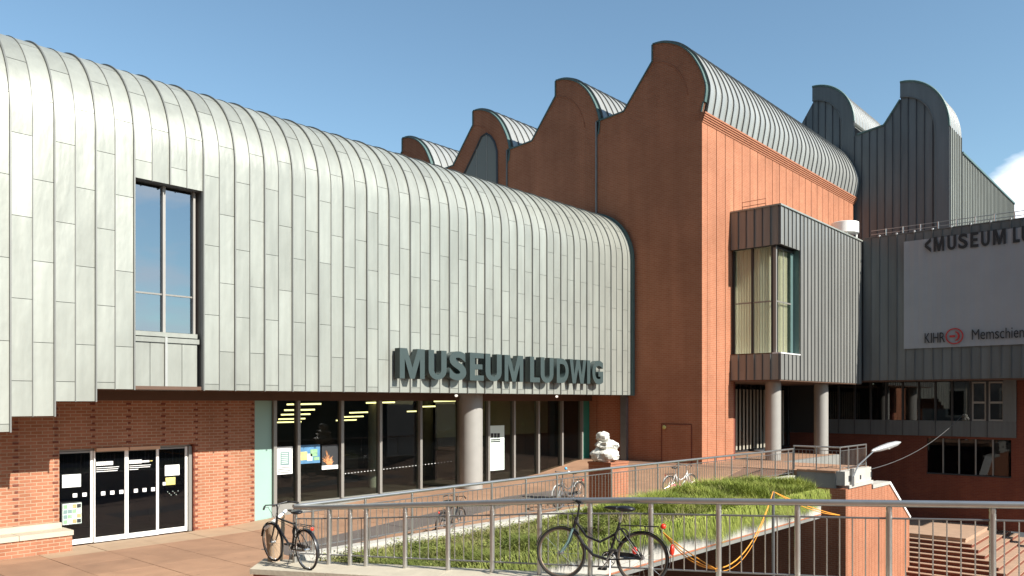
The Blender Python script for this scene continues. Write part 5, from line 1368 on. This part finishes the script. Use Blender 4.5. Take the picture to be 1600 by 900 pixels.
# ------------------------------------------------------------------ bicycles
def bicycle(label, loc, heading, lean, frame='black_paint', accent='black_paint', guard=None, rim='chrome', step=False, steer=0.0, rack=True, fork_mat=None, redlamp=False, bell=None, grips='rubber', scale=1.0):
    root = thing('bicycle', label, 'bicycle', loc, heading, 'bicycles parked at the railings')
    root.rotation_euler = (lean, 0, heading); root.scale = (scale,) * 3
    L = lambda m, name, mat, par=root: m.build(name, mat, par, local=True)
    WR = 0.335; WB = 0.53
    for cx in (-WB, WB):
        w_ = L(MB().torus((0, 0, 0), WR - 0.035, 0.012, 32, 6), 'wheel', rim); w_.location = (cx, 0, WR)
        L(MB().torus((0, 0, 0), WR - 0.016, 0.019, 36, 8), 'tyre', 'rubber', w_)
        sp_ = MB()
        for k in range(18):
            a = 2 * math.pi * k / 18; b = a + (0.35 if k % 2 else -0.35)
            sp_.tube([(0.025 * math.cos(b), 0.025 * (1 if k % 2 else -1), 0.025 * math.sin(b)), ((WR - 0.045) * math.cos(a), 0, (WR - 0.045) * math.sin(a))], 0.0016, 3, cap=False)
        L(sp_, 'spokes', 'chrome', w_)
        L(MB().tube([(0, -0.045, 0), (0, 0.045, 0)], 0.024, 10), 'hub', 'chrome', w_)
        if guard:
            gm = MB(); n = 16; a0, a1 = (R(-12), R(150)) if cx < 0 else (R(10), R(135))
            if cx < 0: a0, a1 = R(35), R(195)
            prev = None
            for k in range(n + 1):
                a = a0 + (a1 - a0) * k / n; c_, s2 = math.cos(a) * (WR + 0.022), math.sin(a) * (WR + 0.022)
                row = [(c_ * .985, -0.026, s2 * .985), (c_, 0, s2), (c_ * .985, 0.026, s2 * .985)]
                nn = len(gm.v); gm.v += row
                if k:
                    for u in range(2): gm.f.append((nn - 3 + u, nn - 2 + u, nn + 1 + u, nn + u)); gm.sm.append(True)
            L(gm, 'mudguard', guard, w_)
    BB = (-0.09, 0, 0.285); SC = (-0.235, 0, 0.76); HT = (0.335, 0, 0.80); HB = (0.37, 0, 0.66); RA = (-WB, 0, WR); FA = (WB, 0, WR)
    fm = MB(); fm.tube([BB, SC], 0.017, 8); fm.tube([BB, HB], 0.019, 8) if not step else fm.tube([BB, (0.1, 0, 0.33), (0.26, 0, 0.48), HB], 0.02, 8)
    if step: fm.tube([(-0.20, 0, 0.62), (0.02, 0, 0.50), (0.2, 0, 0.56), (0.35, 0, 0.74)], 0.016, 8)
    else: fm.tube([(-0.225, 0, 0.72), (0.345, 0, 0.775)], 0.017, 8)
    for sy in (-1, 1):
        fm.tube([BB, (-0.4, 0.055 * sy, 0.32), (RA[0], 0.06 * sy, RA[2])], 0.010, 6); fm.tube([(-0.225, 0, 0.71), (-0.4, 0.05 * sy, 0.5), (RA[0], 0.06 * sy, RA[2])], 0.009, 6)
    fm.tube([HT, HB], 0.021, 8)
    L(fm, 'frame', frame)
    fk = MB(); fk.tube([(0.375, 0, 0.655), (0.385, 0, 0.62)], 0.024, 8)
    for sy in (-1, 1): fk.tube([(0.378, 0.035 * sy, 0.64), (0.43, 0.05 * sy, 0.48), (FA[0], 0.05 * sy, FA[2])], [0.015, 0.013, 0.009], 6)
    L(fk, 'fork', fork_mat or frame)
    hb = MB(); hb.tube([(0.325, 0, 0.80), (0.305, 0, 0.97)], 0.013, 8)
    hb.tube([(0.305, 0, 0.97), (0.34, 0, 0.995)], 0.014, 8)
    hb.tube([(0.22, -0.29, 1.0), (0.33, -0.2, 1.02), (0.345, 0, 0.995), (0.33, 0.2, 1.02), (0.22, 0.29, 1.0)], 0.011, 8)
    h_ = L(hb, 'handlebar', 'chrome' if frame != 'black_paint' else 'black_paint')
    for sy in (-1, 1): L(MB().tube([(0.27, 0.25 * sy, 1.012), (0.17, 0.325 * sy, 0.99)], 0.018, 8), 'grip', grips, h_)
    if bell: L(MB().blob((0.34, 0.13, 1.10), (0.04, 0.04, 0.04), 0), 'bell', bell, h_); 
    st = MB(); st.tube([SC, (-0.265, 0, 0.90)], 0.0125, 8); L(st, 'seat_post', 'chrome')
    sd = MB(); sd.blob((-0.30, 0, 0.935), (0.13, 0.085, 0.04), 0.0, n=16); sd.blob((-0.15, 0, 0.94), (0.13, 0.03, 0.026), 0.0, n=12); L(sd, 'saddle', 'black_paint' if bell is None else 'rubber')
    cr = MB(); cr.torus((BB[0], -0.05, BB[2]), 0.085, 0.006, 24, 5)
    for k in range(5):
        a = 2 * math.pi * k / 5; cr.tube([(BB[0], -0.05, BB[2]), (BB[0] + 0.085 * math.cos(a), -0.05, BB[2] + 0.085 * math.sin(a))], 0.006, 4)
    cr.tube([(BB[0], -0.06, BB[2]), (BB[0] + 0.10, -0.07, BB[2] - 0.13)], 0.009, 6); cr.tube([(BB[0], 0.06, BB[2]), (BB[0] - 0.10, 0.07, BB[2] + 0.13)], 0.009, 6)
    k_ = L(cr, 'crank', 'chrome')
    L(MB().box(BB[0] + 0.05, BB[0] + 0.15, -0.17, -0.075, BB[2] - 0.145, BB[2] - 0.12), 'pedal', 'rubber', k_)
    L(MB().box(BB[0] - 0.15, BB[0] - 0.05, 0.075, 0.17, BB[2] + 0.12, BB[2] + 0.145), 'pedal', 'rubber', k_)
    cg = MB(); cg.prism([(BB[0] + 0.10, BB[2] + 0.03), (BB[0] + 0.07, BB[2] + 0.09), (BB[0], BB[2] + 0.105), (RA[0] + 0.02, RA[2] + 0.045), (RA[0] - 0.02, RA[2] + 0.0), (RA[0] + 0.02, RA[2] - 0.035), (BB[0], BB[2] + 0.045)], -0.068, -0.060, 'Y')
    L(cg, 'chain_guard', accent)
    if rack:
        rk = MB()
        for sy in (-1, 1):
            rk.tube([(-0.26, 0.045 * sy, 0.725), (-0.72, 0.06 * sy, 0.735)], 0.006, 5); rk.tube([(-0.58, 0.06 * sy, 0.733), (RA[0], 0.065 * sy, RA[2])], 0.005, 5)
        for k in range(4): rk.tube([(-0.33 - 0.12 * k, -0.055, 0.732), (-0.33 - 0.12 * k, 0.055, 0.732)], 0.005, 5)
        L(rk, 'luggage_rack', 'black_paint')
    if redlamp:
        L(MB().blob((-0.90, -0.0, 0.46), (0.03, 0.04, 0.07), 0), 'rear_lamp', 'lamp_red')
        L(MB().blob((-0.78, -0.02, 0.74), (0.035, 0.035, 0.035), 0), 'reflector', 'lamp_red')
        L(MB().blob((-0.42, -0.05, 0.42), (0.035, 0.012, 0.05), 0), 'spoke_reflector', 'lamp_red')
    else:
        L(MB().blob((-0.745, 0, 0.70), (0.02, 0.03, 0.03), 0), 'rear_lamp', 'lamp_red')
    cb_ = MB(); cb_.tube([(0.26, -0.24, 1.0), (0.42, -0.12, 0.98), (0.40, -0.02, 0.82), (0.39, 0.0, 0.68)], 0.004, 5); cb_.tube([(0.26, 0.24, 1.0), (0.43, 0.10, 0.96), (0.36, 0.03, 0.76), (0.0, 0.022, 0.70 if not step else 0.50), (-0.22, 0.02, 0.66)], 0.004, 5)
    L(cb_, 'brake_cable', 'rubber')
    lk = MB(); lk.torus((-0.28, 0.03, 0.60), 0.085, 0.010, 20, 6, axis='Y'); L(lk, 'lock', 'rubber')
    ks = MB(); ks.tube([(-0.13, 0.03, 0.28), (-0.16, 0.16, 0.02)], 0.008, 6); L(ks, 'kick_stand', 'steel_grey')
    return root
def facing(v): return math.atan2(v[1], v[0])
# black bicycle at the left end of the slab, front wheel to the left
a = Vector(at(427, 883, 13.75)); b = Vector(at(482, 884, 12.98)); d = (a - b); mid = (a + b) / 2
sm_ = (mid - P1).dot(D1)
bicycle('black city bicycle leaning at the far left end of the front railing', (mid.x, mid.y, r1_base(sm_) + 0.003), facing(d), R(-4), rack=True, guard='black_paint')
# green bicycle leaning on the front railing
sc = (r1_s(889) + r1_s(1006)) / 2
pm_ = r1(sc, 0.30); hd = -D1
bicycle('dark bicycle with grey green fork and red lamps leaning on the front railing', (pm_[0], pm_[1], r1_base(sc) + 0.003), facing(hd), R(6), frame='black_paint', fork_mat='bike_teal', rim='rim_brown', step=True, redlamp=True, guard='black_paint', scale=1.12, grips='rubber')
# behind the planter railing
q = at(890, 760, 24.5); bicycle('white guarded bicycle with blue bell behind the long railing near the wrapped sculpture', (q[0], q[1], plaza_z(q[0]) + 0.004), R(185), R(2), frame='steel_grey', guard='bike_white', bell='bell_blue', step=True, scale=1.1)
q = at(704, 790, 21.0); bicycle('dark bicycle parked behind the long railing in front of the round column', (q[0], q[1], plaza_z(q[0]) + 0.02), R(20), R(2), frame='black_paint', guard='black_paint')
q = at(1062, 745, 27.5); bicycle('white and pink bicycle behind the long railing beside the brick corner', (q[0], q[1], plaza_z(q[0]) + 0.02), R(-12), R(2), frame='bike_white', accent='bike_pink', guard='bike_white', step=True)

# ------------------------------------------------------------------ small things
# litter bin with a white rim
bp = r1(0.34, -0.10); bz = r1_base(0.3)
bn = thing('litter_bin', 'pale round litter bin with white slanted rim behind the black bicycle', 'litter bin', (bp[0], bp[1], bz))
zt_ = 0.93
m = MB(); n = 24
for k in range(n):
    a = 2 * math.pi * k / n
    m.v += [(0.13 * math.cos(a), 0.13 * math.sin(a), 0.0), (0.17 * math.cos(a), 0.17 * math.sin(a), zt_ - 0.22 + 0.30 * math.cos(a - R(-40)) * .5)]
for k in range(n):
    k2 = (k + 1) % n; m.f.append((2 * k, 2 * k2, 2 * k2 + 1, 2 * k + 1)); m.sm.append(True)
m.build('bin_body', 'paving_pale', bn, local=True)
m = MB(); m.tube([(0.17 * math.cos(2 * math.pi * k / n), 0.17 * math.sin(2 * math.pi * k / n), zt_ - 0.22 + 0.15 * math.cos(2 * math.pi * k / n - R(-40))) for k in range(n + 1)], 0.028, 8); m.build('bin_rim', 'white_paint', bn, local=True)
# sculpture on its plinth
plx0, plx1, ply0, ply1, plz = 20.8, 21.8, 14.2, 15.05, 1.80
pln = thing('sculpture_plinth', 'square brick plinth carrying the white wrapped sculpture', 'plinth', (21.3, 14.6, 0.5))
bx('plinth_shaft', plx0, plx1, ply0, ply1, 0.49, plz - 0.06, 'brick_hall', pln)
bx('plinth_cap', plx0 - 0.02, plx1 + 0.02, ply0 - 0.02, ply1 + 0.02, plz - 0.058, plz, 'brick_corbel', pln)
sc = thing('wrapped_sculpture', 'lumpy white wrapped figure in three stacked bulges on the plinth', 'sculpture', (21.2, 14.6, plz))
cx, cy = 20.98, 14.55
rt = Vector((FY, -FX, 0))
def sp(dx, z): return (cx + rt.x * dx, cy + rt.y * dx, plz + z)
m = MB(); m.blob(sp(0.02, 0.22), (0.40, 0.34, 0.24), 0.22, 1, 20, 14); m.blob(sp(0.16, 0.20), (0.30, 0.30, 0.21), 0.2, 7, 18, 12); m.blob(sp(-.15, 0.24), (0.28, 0.28, 0.22), 0.2, 9, 18, 12); m.build('lower_bulge', 'wrap_white', sc)
m = MB(); m.blob(sp(0.06, 0.53), (0.31, 0.27, 0.19), 0.25, 3, 20, 14); m.blob(sp(0.26, 0.50), (0.18, 0.18, 0.13), 0.25, 5, 16, 10); m.blob(sp(-0.08, 0.54), (0.2, 0.2, 0.15), 0.25, 15, 16, 10); m.build('middle_bulge', 'wrap_white', sc)
m = MB(); m.blob(sp(-0.06, 0.80), (0.205, 0.2, 0.16), 0.16, 4, 20, 14); m.blob(sp(-0.14, 0.78), (0.13, 0.13, 0.12), 0.16, 14, 14, 10); m.build('head_bulge', 'wrap_white', sc)
# street lamp on the terrace corner
lb = Vector(onY(1331, TYF - 0.02, 745))
lamp = thing('street_lamp', 'silver cobra-head lamp on a thin arm fixed to the terrace edge', 'street lamp', lb)
h0 = Vector(at(1362, 705, 31.0)); h1 = Vector(at(1407, 691, 31.6))
MB().box(lb.x - 0.12, lb.x + 0.12, lb.y - 0.05, lb.y + 0.03, lb.z - 0.35, lb.z + 0.3).build('wall_plate', 'steel_grey', lamp)
MB().tube([lb + Vector((0, -0.05, 0)), lb.lerp(h0, .3) + Vector((0, 0, .12)), h0 + (h1 - h0) * 0.1], 0.028, 8).build('lamp_arm', 'steel_grey', lamp)
dd = (h1 - h0)
m = MB(); m.tube([h0 + dd * t for t in (0, .08, .3, .6, .85, 1.0)], [0.04, 0.075, 0.11, 0.13, 0.10, 0.03], 14); 
for i_ in range(len(m.v)): 
    pass
m.build('lamp_head', 'lamp_grey', lamp)
MB().blob(tuple(h0 + dd * .55 + Vector((0, 0, -0.08))), (0.16, 0.10, 0.06), 0).build('lamp_lens', 'concrete', lamp)
# overhead cable
c0 = Vector(onY(1361, TYF, 733)); c1 = Vector(onX(1505, XBAN + 1.6, 648))
pts = []
for k in range(15):
    t = k / 14; p = c0.lerp(c1, t); p.z -= 0.9 * 4 * t * (1 - t) * 0.45; pts.append(p)
tag(MB().tube(pts, 0.014, 5).build('overhead_cable', 'steel_grey'), 'thin sagging cable from the terrace corner to the window band', 'cable')
# thin pole and orange hose
pp = Vector(at(1208, 768, 15.5))
pole = tag(MB().tube([(pp.x, pp.y, -6.2), (pp.x, pp.y, pp.z)], 0.03, 8).build('thin_pole', 'steel_grey'), 'thin grey pole behind the front railing carrying the orange hose', 'pole')
s0_ = r1_s(1119)
A = Vector(r1(s0_, 0.06, r1_top(s0_) - 0.92)); A0 = Vector(at(1036, 832, 11.9))
def sagline(a, b, sag, n=14):
    out = []
    for k in range(n + 1):
        t = k / n; p = Vector(a).lerp(Vector(b), t); p.z -= sag * 4 * t * (1 - t); out.append(p)
    return out
E = Vector(at(1312, 805, 19.5))
hz = MB()
for sg in (0.03, 0.09, 0.13): hz.tube(sagline(A0, A, sg), 0.009, 6)
hz.tube(sagline(A, pp, 0.36), 0.009, 6); hz.tube(sagline(A + Vector((0, 0, -.03)), pp, 0.43), 0.005, 6)
hz.tube(sagline(pp, E, 0.05), 0.011, 6); hz.tube(sagline(pp, E, 0.10), 0.009, 6)
tag(hz.build('orange_hose', 'hose_orange'), 'orange hose looped from the front railing over the thin pole', 'hose')
